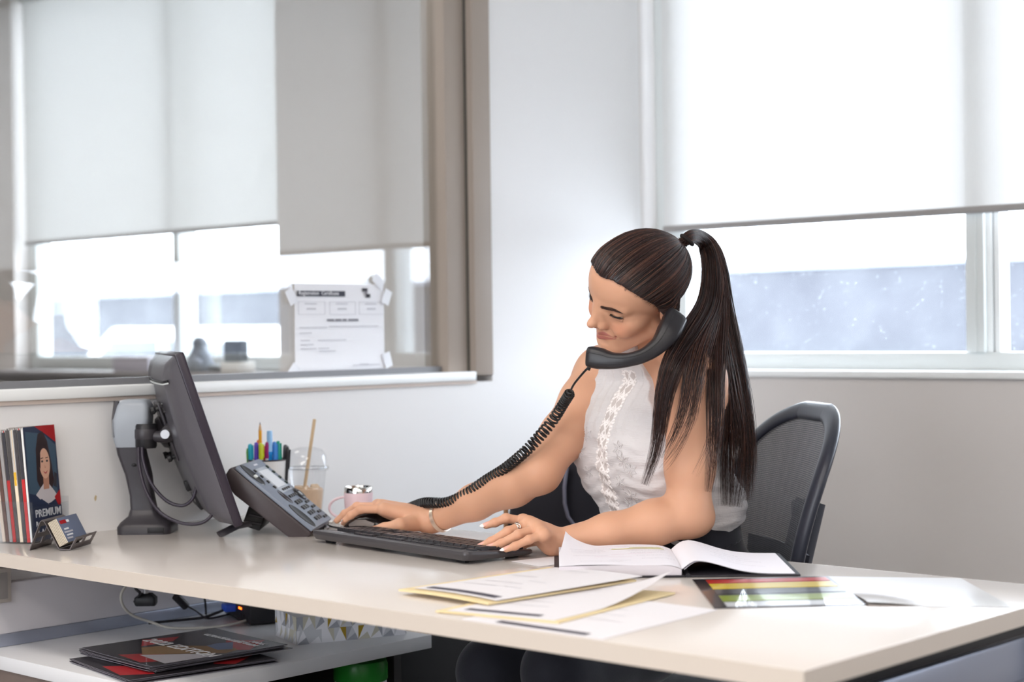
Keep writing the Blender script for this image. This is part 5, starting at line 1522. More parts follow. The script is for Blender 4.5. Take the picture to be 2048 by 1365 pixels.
# left hand on the keyboard: index raised, ring on the middle finger
Lp = [PX(1086,1070,2.890), PX(1073,1058,2.908), PX(1057,1048,2.926), PX(1046,1043,2.946)]     # pinky, ring, middle, index knuckles
Lc = [[Lp[0], PX(1058,1080,2.878), PX(1030,1093,2.872), PX(1012,1099.5,2.868)],
      [Lp[1], PX(1037,1070,2.892), PX(1002,1088,2.892), PX(980,1095,2.892)],
      [Lp[2], PX(1016,1064,2.908), PX(982,1084,2.908), PX(962,1093,2.906)],
      [Lp[3], PX(1012,1037.5,2.935), PX(990,1046,2.932), PX(972,1052,2.930)]]
Lthumb = [wL*.6+Lp[3]*.4+V3(-.004,.012,-.012), PX(1068,1078,2.980), PX(1040,1090,2.985), PX(1020,1098,2.980)]
hand(wL, Lp, Lc, [[r*.90 for r in FR], FR, [r*1.03 for r in FR], FR], [.0115,.0125,.0125,.0120], Lthumb, [.014,.0115,.0095,.0075])
# right hand over the mouse
Rp = [PX(769,1019,3.272), PX(762,1014,3.295), PX(756,1013,3.318), PX(752,1018,3.342)]          # index, middle, ring, pinky knuckles
Rc = [[Rp[0], PX(722,1019,3.290), PX(702,1031,3.300), PX(691,1040,3.305)],
      [Rp[1], PX(714,1014,3.325), PX(690,1028,3.340), PX(674,1042,3.345)],
      [Rp[2], PX(716,1020,3.355), PX(698,1034,3.368), PX(688,1047,3.372)],
      [Rp[3], PX(724,1028,3.375), PX(708,1040,3.385), PX(700,1050,3.385)]]
Rthumb = [wR*.72+Rp[0]*.28+V3(.0,-.010,-.008), PX(800,1051,3.228), PX(768,1058,3.236), PX(742,1063,3.245)]
hand(wR, Rp, Rc, [FR, [r*1.04 for r in FR], FR, [r*.9 for r in FR]], [.0125,.0125,.012,.0115], Rthumb, [.0165,.0125,.0105,.0080])

lo, hi = body.bounds()
import time as _time
_t0 = _time.time()
def boxes_fine(P, m=0.0):
    """where the fine grid is used: head and both hands"""
    q = W2H(P)
    M_ = m*100
    a = (q[:,2] > -11.8-M_) & (np.abs(q[:,0]) < 10+M_) & (q[:,1] > -12-M_) & (q[:,1] < 14+M_) & (q[:,2] < 14+M_) & ((q[:,1] > -3.5-M_) | (q[:,2] > -9-M_))
    b_ = ((P-wL)@((Lp[2]-wL)/np.linalg.norm(Lp[2]-wL)) > -.012-m) & (np.linalg.norm(P-Lp[2], axis=1) < .13+m)
    c_ = ((P-wR)@((Rp[1]-wR)/np.linalg.norm(Rp[1]-wR)) > -.012-m) & (np.linalg.norm(P-Rp[1], axis=1) < .15+m)
    return a | b_ | c_
meshes = [surface_net(body, lo, hi, .0026, coarse=3, region=lambda P, s: ~boxes_fine(P, -.004-s*1.2)),
          surface_net(body, lo, hi, .0013, coarse=4, region=lambda P, s: boxes_fine(P, .001+s*1.2))]
P_ = np.concatenate([m[0] for m in meshes]); F_ = np.concatenate([meshes[0][1], meshes[1][1]+len(meshes[0][0])])
print('body', [len(m[0]) for m in meshes], round(_time.time()-_t0, 1))

# ---- skin colours
def skin_colour(P):
    base = np.array(lin((208,158,129))); colr = np.tile(base, (len(P),1))
    q = W2H(P)
    inh = (np.abs(q[:,0]) < 8.5) & (q[:,1] > -12) & (np.abs(q[:,2]) < 13) & (q[:,2] > -12.5)
    def mixc(m, c, w):
        colr[m] = colr[m]*(1-w[:,None])+np.array(lin(c))*w[:,None]
    m = inh; qq = q[m]
    ax = np.abs(qq[:,0])
    # cheeks
    w = .35*np.exp(-(((ax-4.3)/1.9)**2+((qq[:,2]+3.2)/1.9)**2))*(qq[:,1] > 2); mixc(m, (214,128,98), w)
    w = .25*np.exp(-((ax/1.0)**2+((qq[:,2]+3.9)/.8)**2))*(qq[:,1] > 9.5); mixc(m, (206,126,104), w)
    # lips: distance to the lip axes
    def segd(a, b):
        a = np.array(a); b = np.array(b); pp = np.stack([ax, qq[:,1], qq[:,2]], 1)-a; ba = b-a
        t = np.clip(pp@ba/(ba@ba), 0, 1); return np.linalg.norm(pp-t[:,None]*ba, axis=1), t
    d1, t1 = segd((.2,8.90,-5.75),(2.85,7.5,-5.85)); d2, t2 = segd((.1,8.68,-6.85),(2.7,7.45,-6.25))
    wl = np.maximum(1-smoothstep(.0,.12,d1-(.44-.32*t1)), 1-smoothstep(.0,.12,d2-(.68-.46*t2)))
    mixc(m, (172,98,92), wl*.85)
    ml = (1-smoothstep(.02,.16,np.minimum(segd((0,9.35,-6.22),(1.6,8.80,-6.22))[0], segd((1.6,8.80,-6.22),(3.0,7.65,-5.85))[0])))*(qq[:,1] > 6.5)
    mixc(m, (104,52,50), ml*.9)
    # eyebrows
    b1, tb1 = segd((1.15,9.0,1.55),(3.4,8.3,2.05)); b2, tb2 = segd((3.4,8.3,2.05),(5.3,6.6,1.55))
    dv1 = np.abs(qq[:,2]-(1.55+.22*(ax-1.15))); wb = np.zeros(len(qq))
    zb = np.where(ax < 3.4, .95+.16*(ax-1.15), 1.31-.26*(ax-3.4)); hw = np.interp(ax, [1.0,1.3,3.0,4.7,5.0], [.0,.30,.36,.12,0])
    wb = (1-smoothstep(-.06,.14,np.abs(qq[:,2]-zb)-hw))*(ax > 1.0)*(ax < 5.2)*(qq[:,1] > 4)
    mixc(m, (92,62,52), wb*.8)
    # eye opening rim / lid shade is geometry; lash line is its own mesh
    # hands: warmer knuckles and fingertips
    for ch, rr in fingers:
        for p in (ch[1], ch[2]):
            d = np.linalg.norm(P-p, axis=1); mm = d < .014
            w = .28*np.exp(-(d[mm]/.007)**2); colr[mm] = colr[mm]*(1-w[:,None])+np.array(lin((196,116,92)))*w[:,None]
    # faint mottling
    n = np.sin(P[:,0]*61+np.sin(P[:,1]*47)*2)*np.sin(P[:,2]*53+1.3)*.5
    colr *= (1+.035*n)[:,None]
    return colr
body_o = np_mesh('body', P_-WO, F_, M_skin, wo, skin_colour(P_))

# ---- eyes, lashes, brows
M_eye = attr_mat('eye', 'Col', rough=.1, spec=.6)
def eyeball(q):
    c = np.array([q*3.15, 6.78, -.05]); r = 1.31
    b = MB(); b.ell((0,0,0), (r,r,r), 32, 24)
    pts = np.array(b.v)
    gaze = np.array([-.08, .80, -.62]); gaze /= np.linalg.norm(gaze)
    ang = np.arccos(np.clip((pts/r)@gaze, -1, 1))
    col = np.tile(np.array(lin((226,220,216))), (len(pts),1))
    col[ang < .52] = lin((52,34,26)); col[ang < .24] = lin((10,8,8))
    W = np.array([H2W(p+c) for p in pts])-WO
    fs = [f for f in b.f]
    me = bpy.data.meshes.new('eye'); me.from_pydata([tuple(v) for v in W], [], fs)
    a = me.color_attributes.new('Col', 'FLOAT_COLOR', 'POINT'); c4 = np.ones((len(W),4), np.float32); c4[:,:3] = col; a.data.foreach_set('color', c4.ravel())
    me.materials.append(M_eye); me.polygons.foreach_set('use_smooth', [True]*len(me.polygons))
    o = bpy.data.objects.new('eye', me); C.objects.link(o); o.parent = wo
    return o
for q in (-1, 1): eyeball(q)

def strand_mesh(name, paths, rads, cols, mat, parent, sides=4):
    """many tapering tubes as one numpy mesh; paths: list of (n,3) arrays"""
    V = []; Fq = []; Cc = []; base = 0
    ca = np.cos(2*PI*np.arange(sides)/sides); sa = np.sin(2*PI*np.arange(sides)/sides)
    for P, r, c in zip(paths, rads, cols):
        n = len(P); T = np.gradient(P, axis=0); T /= np.maximum(np.linalg.norm(T, axis=1, keepdims=True), 1e-9)
        ref = np.array([.31,.52,.79]); Nn = np.cross(T, ref); Nn /= np.maximum(np.linalg.norm(Nn, axis=1, keepdims=True), 1e-9)
        Bn_ = np.cross(T, Nn)
        r = np.broadcast_to(np.asarray(r, float), (n,))
        ring = P[:,None,:]+(Nn[:,None,:]*ca[None,:,None]+Bn_[:,None,:]*sa[None,:,None])*r[:,None,None]
        V.append(ring.reshape(-1,3)); Cc.append(np.tile(c, (n*sides,1)))
        i = np.arange(n-1)[:,None]*sides; j = np.arange(sides)[None,:]; j2 = (j+1) % sides
        Fq.append((np.stack([i+j, i+j2, i+sides+j2, i+sides+j], -1).reshape(-1,4))+base); base += n*sides
    return np_mesh(name, np.concatenate(V), np.concatenate(Fq), mat, parent, np.concatenate(Cc))

# ---- lashes
M_lash = pm('lash', (22,16,16), .6)
def lashes(q):
    up_l = [np.array((q*x,y,z)) for x, y, z in ((1.7,8.06,-.34),(2.5,8.38,-.38),(3.3,8.30,-.40),(4.1,7.88,-.38),(4.75,7.32,-.30))]
    pts = []
    for i in range(len(up_l)-1):
        for t in np.linspace(0,1,6,endpoint=False): pts.append(up_l[i]*(1-t)+up_l[i+1]*t)
    pts.append(up_l[-1])
    ps = [np.array([H2W(p) for p in pts])-WO]; rs = [np.r_[np.linspace(.0009,.0018,len(pts)-6), np.linspace(.0018,.0006,6)]]
    for i in range(4, len(pts), 1):
        p = pts[i]; out = np.array([q*.11*(p[0]*q-2.6), .22, -.26]); 
        for w in (0,):
            k = [p+np.array([w,0,0]), p+out*.55+np.array([w,.03,-.05]), p+out+np.array([w+q*.10,.03,.10])]
            ps.append(np.array([H2W(a) for a in k])-WO); rs.append(np.array([.0004,.0003,.0001]))
    return strand_mesh('eyelashes', ps, rs, [np.zeros(3)]*len(ps), M_lash, wo, 3)
for q in (-1, 1): lashes(q)
def brow(q):
    ps = []; rs = []; cs = []
    for k in range(130):
        x = random.uniform(1.15,4.6); hw = np.interp(x, [1.1,1.4,3.2,4.7], [.22,.32,.36,.10])
        zc = .95+.16*(x-1.15) if x < 3.4 else 1.31-.26*(x-3.4)
        z = zc+random.uniform(-1,1)*hw
        y = 9.0
        P = np.array([H2W((q*x,9.6,z)), H2W((q*(x+.22),9.5,z+.10)), H2W((q*(x+.45),9.4,z+.10-.22*max(0,x-3.0)*.3))])
        # drop on to the skin along the face normal
        ps.append(P); rs.append(np.array([.0003,.0003,.0001])); cs.append(np.array(lin((58,38,34))))
    nf = HR[:,1]; P = np.concatenate(ps)
    for it in range(12): P = P - nf*np.maximum(body(P), 0)[:,None]*.7
    ps = list((P+nf*.0004-WO).reshape(-1, 3, 3))
    return strand_mesh('eyebrow', ps, rs, cs, attr_mat('brow_hair', 'Col', rough=.6), wo, 3)
for q in (-1, 1): brow(q)

# ---- fingernails
M_nail = attr_mat('nail_polish', 'Col', rough=.15, spec=.5)
def nail(ch, rr, upv, ext=.0115):
    a, b = ch[-2], ch[-1]; d = (b-a)/np.linalg.norm(b-a); n = upv-d*(upv@d); n /= np.linalg.norm(n); sdir = np.cross(d, n)
    r = rr[-1]; V = []; col = []; nu, nv = 10, 8
    for i in range(nu+1):
        t = i/nu; L = -.008+(.008+ext)*t
        w = r*.80*(1 if t < .62 else max(.02, math.cos((t-.62)/.38*PI/2))**.8)*(.85+.15*min(1,t*4))
        for j in range(nv+1):
            s_ = -1+2*j/nv
            V.append(b+d*L+sdir*w*s_+n*(r*1.10-(s_*s_)*r*.42*(w/(r*.8))-.0016*t*t*1.6))
            wt = smoothstep(.58,.66,np.array([t-.06*(1-s_*s_)]))[0]
            col.append(np.array(lin((226,166,150)))*(1-wt)+np.array(lin((246,240,234)))*wt)
    V = np.array(V); k = nv+1
    F = [(i*k+j, i*k+j+1, (i+1)*k+j+1, (i+1)*k+j) for i in range(nu) for j in range(nv)]
    V2 = V-n*.0007; o = len(V)
    F2 = F+[tuple(o+x for x in reversed(f)) for f in F]
    rim = [(i*k, (i+1)*k, o+(i+1)*k, o+i*k) for i in range(nu)]+[((i+1)*k+nv, i*k+nv, o+i*k+nv, o+(i+1)*k+nv) for i in range(nu)]
    return np_mesh('fingernail', np.concatenate([V,V2])-WO, np.array(F2+rim), M_nail, wo, np.concatenate([col,col]))
for i_, (ch, rr) in enumerate(fingers):
    left = i_ < 5
    upv = V3(.35,-.45,.9) if left else V3(-.1,-.2,1)
    if i_ in (4, 9): upv = V3(0,-.7,.6)
    if i_ in (5, 6): upv = V3(-.75,-.1,.6)
    nail(ch, rr, upv)

# ---- ring and bracelet
M_silver = pm('silver_jewellery', (216,206,198), .2, metal=1)
M_gold = pm('pale_gold_jewellery', (232,214,196), .38, metal=.85)
def ring_band(name, c, ax, r, w, th, mat, twist=False, squash=1.0, flat=None):
    ax = np.asarray(ax)/np.linalg.norm(ax); e1 = np.cross(ax, (0,0,1.)); e1 /= np.linalg.norm(e1); e2 = np.cross(ax, e1)
    b = MB()
    if twist:
        for ph_ in (0, PI):
            b.tube([tuple(c-WO+(e1*math.cos(a)+e2*math.sin(a))*(r+th)+ax*w*.45*math.sin(3*a+ph_)) for a in np.linspace(0,2*PI,48,endpoint=False)], .0009, 6, closed=True)
        b.tube([tuple(c-WO+(e1*math.cos(a)+e2*math.sin(a))*(r+th*.6)+ax*w*.5) for a in np.linspace(0,2*PI,48,endpoint=False)], .0006, 6, closed=True)
        b.tube([tuple(c-WO+(e1*math.cos(a)+e2*math.sin(a))*(r+th*.6)-ax*w*.5) for a in np.linspace(0,2*PI,48,endpoint=False)], .0006, 6, closed=True)
    else:
        prof = [(-w/2,0),(w/2,0),(w/2,th),(-w/2,th)]; n = 56
        vs = [c-WO+(e1*math.cos(a)+e2*math.sin(a)*squash)*(r+h_)+ax*z_ for a in np.linspace(0,2*PI,n,endpoint=False) for z_, h_ in prof]
        b.add(vs, [(i*4+j, i*4+(j+1)%4, ((i+1)%n)*4+(j+1)%4, ((i+1)%n)*4+j) for i in range(n) for j in range(4)])
    return b.build(name, mat, wo, smooth=twist)
fa, fb = Lc[2][0], Lc[2][1]
ring_band('ring', fa*.46+fb*.54, fb-fa, .0086, .0055, .0010, M_silver, twist=True)
axw = wR-mid(eR,wR,.6)
ring_band('bracelet', mid(eR,wR,.925), axw, .0262, .0085, .0016, M_gold)
bc = mid(eR,wR,.925)
MB().box((-.004,-.0045,-.0045),(.004,.0045,.0045)).build('bracelet_clasp', M_gold, wo, bevel=.001, loc=tuple(bc-WO+V3(.0,-.012,.0265)))

# ---- blouse
def seglat(s):   # half width of the cloth at this height: high halter neck, bare shoulders
    return np.interp(s, [-.2,.48,.60,.70,.80,.90,.97,1.02,1.2], [.4,.4,.168,.148,.122,.094,.074,.066,.064])
def folds(s, a, c):
    top = smoothstep(.55,.95,s); bot = 1-smoothstep(.05,.40,s)
    f = .0016*np.sin(a*260+np.sin(s*9)*1.2)*top
    f += .0030*np.sin(a*105+s*7+np.sin(s*23+a*20)*.9)*bot
    f += .0016*np.sin(s*38+a*31+np.sin(a*45)*1.3)*(1-top)
    f += .0010*np.sin(s*95+np.sin(a*70)*1.6)*(1-top*.6)
    return f
bl_core = Sdf(); 
def tors_i(P):
    s, a, c = tcoord(P)
    return torso(P, .0085)
bl_core.add(tors_i, tlo, thi, 0)
for c_, r_b in BUST: bl_core.ell(c_, np.array(r_b)+.0085, .075)
bl_core.ell(tpt(.30,-.02,-.050),(.085,.055,.045),.05)       # cloth bagging at the back of the waist
bl_core.ell(tpt(.29,.085,-.025),(.045,.05,.045),.05)
bl_core.cone(neck1*.35+neck0*.65, neck1, .0565, .0615, .02)
bl_core.cone(neck1, T1, .0640, .0690, .03)
for sh in (sL, sR):
    m_ = neck1*.72+sh*.28+up_t*.006
    bl_core.cone(neck1, m_, .0550, .0500, .035); bl_core.cone(m_, sh+up_t*.004, .0500, .0520, .035)
    bl_core.cone(tpt(.80, (.10 if sh is sL else -.10), .01), sh-up_t*.02, .068, .060, .04)
def blouse(P):
    d = bl_core(P)
    s, a, c = tcoord(P)
    d = d-folds(s, a, c)
    cut = np.abs(a)-seglat(s)
    d = np.maximum(d, cut*.8)
    d = np.maximum(d, (.175-.55*np.minimum(c,0)-s)*LT*.9)
    # top of the collar: a plane square to the neck
    nd = neck0-neck1; nd = nd/np.linalg.norm(nd)
    nd = nd-frt*.45; nd = nd/np.linalg.norm(nd)
    return np.maximum(d, (P-(neck1*.60+neck0*.40))@nd)
M_blouse = pm('white_crinkled_cotton', (208,204,205), .8, bump=.55, bscale=120, sss=0)
_nt = M_blouse.node_tree
_tc = _nt.nodes.new('ShaderNodeTexCoord'); _mp = _nt.nodes.new('ShaderNodeMapping'); _mp.inputs['Scale'].default_value = (40,40,420)
_no = _nt.nodes.new('ShaderNodeTexNoise'); _no.inputs['Scale'].default_value = 1; _no.inputs['Detail'].default_value = 3
_b0 = [n for n in _nt.nodes if n.type == 'BUMP'][0]
_bp = _nt.nodes.new('ShaderNodeBump'); _bp.inputs['Strength'].default_value = .5; _bp.inputs['Distance'].default_value = .002
_nt.links.new(_tc.outputs['Object'], _mp.inputs[0]); _nt.links.new(_mp.outputs[0], _no.inputs['Vector']); _nt.links.new(_no.outputs['Fac'], _bp.inputs['Height'])
_nt.links.new(_b0.outputs['Normal'], _bp.inputs['Normal']); _nt.links.new(_bp.outputs['Normal'], _nt.nodes['Principled BSDF'].inputs['Normal'])
blo, bhi = tlo-.02, thi+.06
Pb, Fb = surface_net(blouse, blo, bhi, .0024, coarse=3, slack=1.3)
np_mesh('blouse', Pb-WO, Fb, M_blouse, wo)
# lace insertion down the front
M_lace = pm('white_lace', (236,230,228), .8)
_nt = M_lace.node_tree; _b = _nt.nodes['Principled BSDF']
_at = _nt.nodes.new('ShaderNodeAttribute'); _at.attribute_name = 'Col'
_sp = _nt.nodes.new('ShaderNodeSeparateColor'); _nt.links.new(_at.outputs['Color'], _sp.inputs[0])
_mx = _nt.nodes.new('ShaderNodeMix'); _mx.data_type = 'RGBA'; _mx.inputs[6].default_value = (*lin((186,176,173)),1); _mx.inputs[7].default_value = (*lin((240,235,234)),1)
_nt.links.new(_sp.outputs[0], _mx.inputs[0]); _nt.links.new(_mx.outputs[2], _b.inputs['Base Color'])
LCF = lambda s: np.interp(s, [.1,.5,.95,1.1], [-.026,.004,.026,.026])   # centre line, twisted with the torso
def lace(P):
    s, a, c = tcoord(P)
    d = blouse(P)-.0012
    w = .0205+.0022*np.sin(s*LT*2*PI/.011)
    d = np.maximum(d, np.abs(a-LCF(s))-w); d = np.maximum(d, -(c-.02)); d = np.maximum(d, (s-.985)*LT)
    return d
Pl, Fl = surface_net(lace, blo, bhi, .0012, coarse=4, slack=1.4, region=lambda P, s: (lambda t: (np.abs(t[1]-LCF(t[0])) < .026+s) & (t[2] > .0-s))(tcoord(P)))
s_, a_, c_ = tcoord(Pl); uu = (a_-LCF(s_))/.0205; vv = s_*LT/.022
edge = np.abs(uu) > .72
star = (np.abs(np.sin(PI*(vv+uu*.5)))*np.abs(np.sin(PI*(vv-uu*.5)))); mesh_ = np.maximum(np.abs(np.cos(PI*(vv+uu))), np.abs(np.cos(PI*(vv-uu))))
ang_ = np.arctan2((vv % 1)-.5, uu*.5); rad_ = np.hypot((vv % 1)-.5, uu*.5)
flower = rad_ < (.20+.10*np.cos(6*ang_))
pat = np.where(flower, 1.0, np.where(mesh_ > .93, .9, .12))
pat = np.where(edge, .55+.45*(np.sin(vv*2*PI*4) > -.2), pat)
np_mesh('lace_panel', Pl-WO, Fl, M_lace, wo, np.stack([pat]*3, 1))
# embroidered flowers, raised thread
def flower_paths(s0, a0, R):
    out = []
    for k in range(6):
        th = 2*PI*k/6
        out.append([(s0+(R*(1+.0)*t*math.cos(th+w_))/LT, a0+R*t*math.sin(th+w_)) for t, w_ in ((.15,0),(.6,.28),(1,.0),(.6,-.28),(.15,0))])
    return out
emb = []
def front_c(s, a):
    """distance forward at which the blouse surface lies"""
    cs = np.linspace(.02,.22,120); P = np.array([tpt(s,a,c) for c in cs]); d = blouse(P)
    i = np.argmax(d > 0); return cs[i]
for s0, a0, R in ((.66,.066,.014),(.60,.078,.016),(.50,.060,.015),(.43,.074,.014),(.38,.050,.013),(.70,-.045,.014),(.62,-.06,.015),(.52,-.05,.013),(.33,.066,.012),(.56,.092,.012)):
    for pth in flower_paths(s0, a0, R):
        emb.append(np.array([tpt(s, a, front_c(s,a)+.0008) for s, a in pth])-WO)
strand_mesh('embroidery', emb, [.00055]*len(emb), [np.array(lin((226,222,222)))]*len(emb), attr_mat('white_thread', 'Col', rough=.8), wo, 4)['kind'] = 'stuff'

# ---- trousers, legs, shoes
M_navy_t = pm('navy_black_trousers', (20,20,32), .8, sheen=.2, bump=.1, bscale=300)
hipL, hipR = tpt(-.16,.085,.0), tpt(-.16,-.085,.0)
kneeL, kneeR = PX(1120,1345,2.80), PX(985,1345,3.02)
ankL, ankR = kneeL+V3(.03,.08,-.40), kneeR+V3(.02,.10,-.40)
tr = Sdf()
def hips(P):
    s, a, c = tcoord(P)
    return np.maximum(torso(P, .009), np.maximum((s-.22+.5*np.minimum(c,0))*LT*.9, (-.30-s)*LT))
tr.add(hips, tlo-.1, thi, 0)
for h_, k_, a_ in ((hipL,kneeL,ankL),(hipR,kneeR,ankR)):
    tr.cone(h_, h_*.45+k_*.55, .088, .078, .03); tr.cone(h_*.45+k_*.55, k_, .078, .062, .03)
    tr.cone(k_, a_, .060, .050, .02)
tr.ell(tpt(-.24,.0,-.03), (.17,.15,.10), .05)
tl_, th_ = tr.bounds()
Pt, Ft = surface_net(tr, tl_, th_, .005, coarse=2, slack=1.2)
np_mesh('trousers', Pt-WO, Ft, M_navy_t, wo)
wb = Sdf(); wb.add(lambda P: (lambda t: np.maximum(torso(P, .0105), np.maximum((t[0]-.24+.5*np.minimum(t[2],0))*LT*.9, (.12+0*t[2]-t[0])*LT)))(tcoord(P)), tlo, thi, 0)
Pw, Fw = surface_net(wb, tlo, thi, .003, coarse=3, slack=1.3); np_mesh('waistband', Pw-WO, Fw, M_navy_t, wo)
for a_, d_ in ((ankL, V3(-.35,-.90,0)), (ankR, V3(-.45,-.85,0))):
    sh = Sdf(); fl = a_.copy(); fl[2] = .035
    sh.cone(a_, fl+V3(0,0,.01), .042, .036, .02); sh.cone(fl, fl+d_*.16, .035, .030, .02)
    l_, h_ = sh.bounds()
    Ps, Fs = surface_net(lambda P: np.maximum(sh(P), .004-P[:,2]), l_, h_, .004, coarse=2); np_mesh('shoe', Ps-WO, Fs, M_black, wo)

# ---- hair
M_hair = attr_mat('dark_brown_hair', 'Col', rough=.31, spec=.45)
def hair_z(x, y):
    ph_ = np.degrees(np.arctan2(np.abs(x), y))
    return np.interp(ph_, [0,18,32,45,58,70,80,88,96,104,120,150,180], [6.7,6.9,6.3,5.2,3.6,2.0,.2,-1.7,-.6,1.2,-.8,-4.2,-5.2])
def cap_d(P):
    q = W2H(P)
    d = head_cm(q, pad=3.6, blk=4.0)-.42
    hz = hair_z(q[:,0], q[:,1]+.0)
    d = np.maximum(d, (hz-q[:,2])*.8)
    d = np.where(q[:,2] < -6.5, np.maximum(d, -6.5-q[:,2]), d)
    return d*.01
Pc, Fc = surface_net(cap_d, HT-.13, HT+.16, .0022, coarse=3, slack=1.4)
HCOL = [lin(c) for c in ((50,33,30),(66,43,37),(40,27,26),(92,60,48),(32,23,23),(46,30,28))]
cc_ = np.tile(np.array(HCOL[2]), (len(Pc),1))
np_mesh('hair_cap', Pc-WO, Fc, M_hair, wo, cc_)
TIE = np.array((0.0,-9.9,6.4))
CE = np.array((0,.0,3.0)); RE = np.array((7.72,9.72,7.86))
def on_skull(p, off=0):
    """push points on to the hair surface of the skull"""
    W = np.array(p, float); W[:,2] *= np.where(W[:,2] < 0, ZS, 1); W = (W*.01) @ HR.T + HT
    Nn = W-H2W(CE); Nn /= np.linalg.norm(Nn, axis=1, keepdims=True)
    for _ in range(7):
        d = head_w(W); W = W-Nn*(d-.0046-off)[:,None]*.8
    return W
paths = []; rads = []; cols_ = []; strands = []
for k in range(2100):
    while True:
        ph_ = random.uniform(-PI, PI); zz_ = random.uniform(-6.3, 10.4)
        e = math.sqrt(max(0, 1-((zz_-CE[2])/RE[2])**2)) if abs((zz_-CE[2])/RE[2]) < 1 else .2
        x, y = 7.6*e*math.sin(ph_), 9.6*e*math.cos(ph_)
        if k < 700:      # start on the hairline itself
            zz_ = float(hair_z(np.array(x), np.array(y)))+random.uniform(-.12,.35)
            e = math.sqrt(max(0, 1-((zz_-CE[2])/RE[2])**2)); x, y = 7.5*e*math.sin(ph_), 9.5*e*math.cos(ph_)
        if zz_ > float(hair_z(np.array(x), np.array(y)))-.15: break
    p0 = np.array((x, y, zz_)); n = 18
    t = np.linspace(0, 1, n)[:,None]
    p = p0*(1-t)+TIE*t
    # arc over the skull
    dv = p-CE; sc_ = 1/np.sqrt(((dv/RE)**2).sum(1)); p = CE+dv*sc_[:,None]
    strands.append(p)
ALL = on_skull(np.concatenate(strands), 0).reshape(len(strands), -1, 3)
for W in ALL:
    n = len(W)
    off = random.uniform(0, .0022)*np.sin(PI*np.linspace(0,1,n))
    Nn = W-H2W(CE); Nn /= np.linalg.norm(Nn, axis=1, keepdims=True)
    W = W+Nn*off[:,None]
    te = np.linspace(0,1,n); wt = smoothstep(.90,1.0,te)[:,None]
    W = W*(1-wt)+(H2W(TIE)+np.array([random.gauss(0,.0035) for _ in range(3)]))*wt
    paths.append(W-WO); r0 = random.uniform(.00045,.0009)
    rads.append(np.interp(te, [0,.12,.9,1], [.00015,r0,r0*.9,r0*.7])); cols_.append(np.array(random.choice(HCOL)))
strand_mesh('combed_hair', paths, rads, cols_, M_hair, wo, 4)
# baby hairs along the temple
paths = []; rads = []; cols_ = []
for k in range(90):
    ph_ = random.choice((-1,1))*random.uniform(.45,1.5); zz_ = 4.0
    for _ in range(3):
        e = math.sqrt(max(0, 1-((zz_-CE[2])/RE[2])**2)); x, y = 7.3*e*math.sin(ph_), 9.3*e*math.cos(ph_); zz_ = float(hair_z(np.array(x), np.array(y)))-random.uniform(0,.9)
    p = np.array([(x,y,zz_),(x*1.01,y-.6,zz_+.5),(x*1.02,y-1.3,zz_+.9)])
    W = on_skull(p, -.0038); paths.append(W-WO); rads.append(np.array([.0001,.0002,.0002])); cols_.append(np.array(HCOL[0]))
strand_mesh('fine_temple_hair', paths, rads, cols_, M_hair, wo, 3)
TW = H2W(TIE)
MB().tube([tuple(TW-WO+(HR[:,0]*math.cos(a)+HR[:,2]*.8*math.sin(a)+HR[:,1]*.6*math.sin(a))*.0125+V3(*(-HR[:,1]*.006))) for a in np.linspace(0,2*PI,28,endpoint=False)], .0034, 8, closed=True).build('hair_tie', pm('black_hair_tie', (30,22,22), .8), wo, smooth=True)

def lock(path, width, n, lenr=(.85,1), r=(.0003,.00062), jit=.0045, npt=40):
    """path: world points; width: radius of the bundle along it (metres)"""
    Pth = np.array(path); m = len(Pth); tt = np.linspace(0, m-1, npt)
    # Catmull-Rom resample
    out = []
    for t in tt:
        i = min(int(t), m-2); u = t-i
        p0, p1, p2, p3 = Pth[max(i-1,0)], Pth[i], Pth[i+1], Pth[min(i+2,m-1)]
        out.append(.5*((2*p1)+(p2-p0)*u+(2*p0-5*p1+4*p2-p3)*u*u+(3*p1-p0-3*p2+p3)*u**3))
    out = np.array(out); wd = np.interp(tt/(m-1), np.linspace(0,1,len(width)), width)
    T = np.gradient(out, axis=0); T /= np.linalg.norm(T, axis=1, keepdims=True)
    E1 = np.cross(T, _F); E1 /= np.linalg.norm(E1, axis=1, keepdims=True); E2 = np.cross(T, E1)
    for _ in range(n):
        a = random.uniform(0,2*PI); q = math.sqrt(random.random()); ox, oy = q*math.cos(a), q*math.sin(a)*.45
        ph1, ph2 = random.uniform(0,6.28), random.uniform(0,6.28); fr = random.uniform(1.2,3.2)
        s = np.linspace(0,1,npt); gr = s
        P = out+E1*(ox*wd+jit*gr*np.sin(fr*s*3+ph1))[:,None]+E2*(oy*wd+jit*.6*gr*np.sin(fr*s*2.6+ph2))[:,None]
        L = lenr[1]-(lenr[1]-lenr[0])*1.5*random.random()**1.6; c = max(6, int(npt*L)); P = P[:c]
        r0 = random.uniform(*r); hair_p.append(P-WO); hair_r.append(np.interp(np.linspace(0,1,c), [0,.55,.85,1], [r0,r0,r0*.6,r0*.12])); hair_c.append(np.array(random.choice(HCOL)))
hair_p, hair_r, hair_c = [], [], []
px_ = 1/1120
root = [TW, TW-HR[:,1]*.018+HR[:,2]*.004]
def A(*pts): return root+[PX(*p) for p in pts]
# main tail
lock(A((1412,484,3.12),(1428,525,3.10),(1434,600,3.08),(1444,690,3.06),(1462,800,3.05),(1470,910,3.05),(1460,1030,3.06)), [.010,.012,.016,.021,.027,.036,.038,.038,.020], 900, (.80,1))
lock(A((1412,484,3.12),(1430,525,3.10),(1440,610,3.08),(1458,710,3.06),(1484,820,3.05),(1499,920,3.05),(1494,1015,3.06)), [.010,.012,.014,.016,.018,.022,.018,.014,.006], 380, (.80,1))
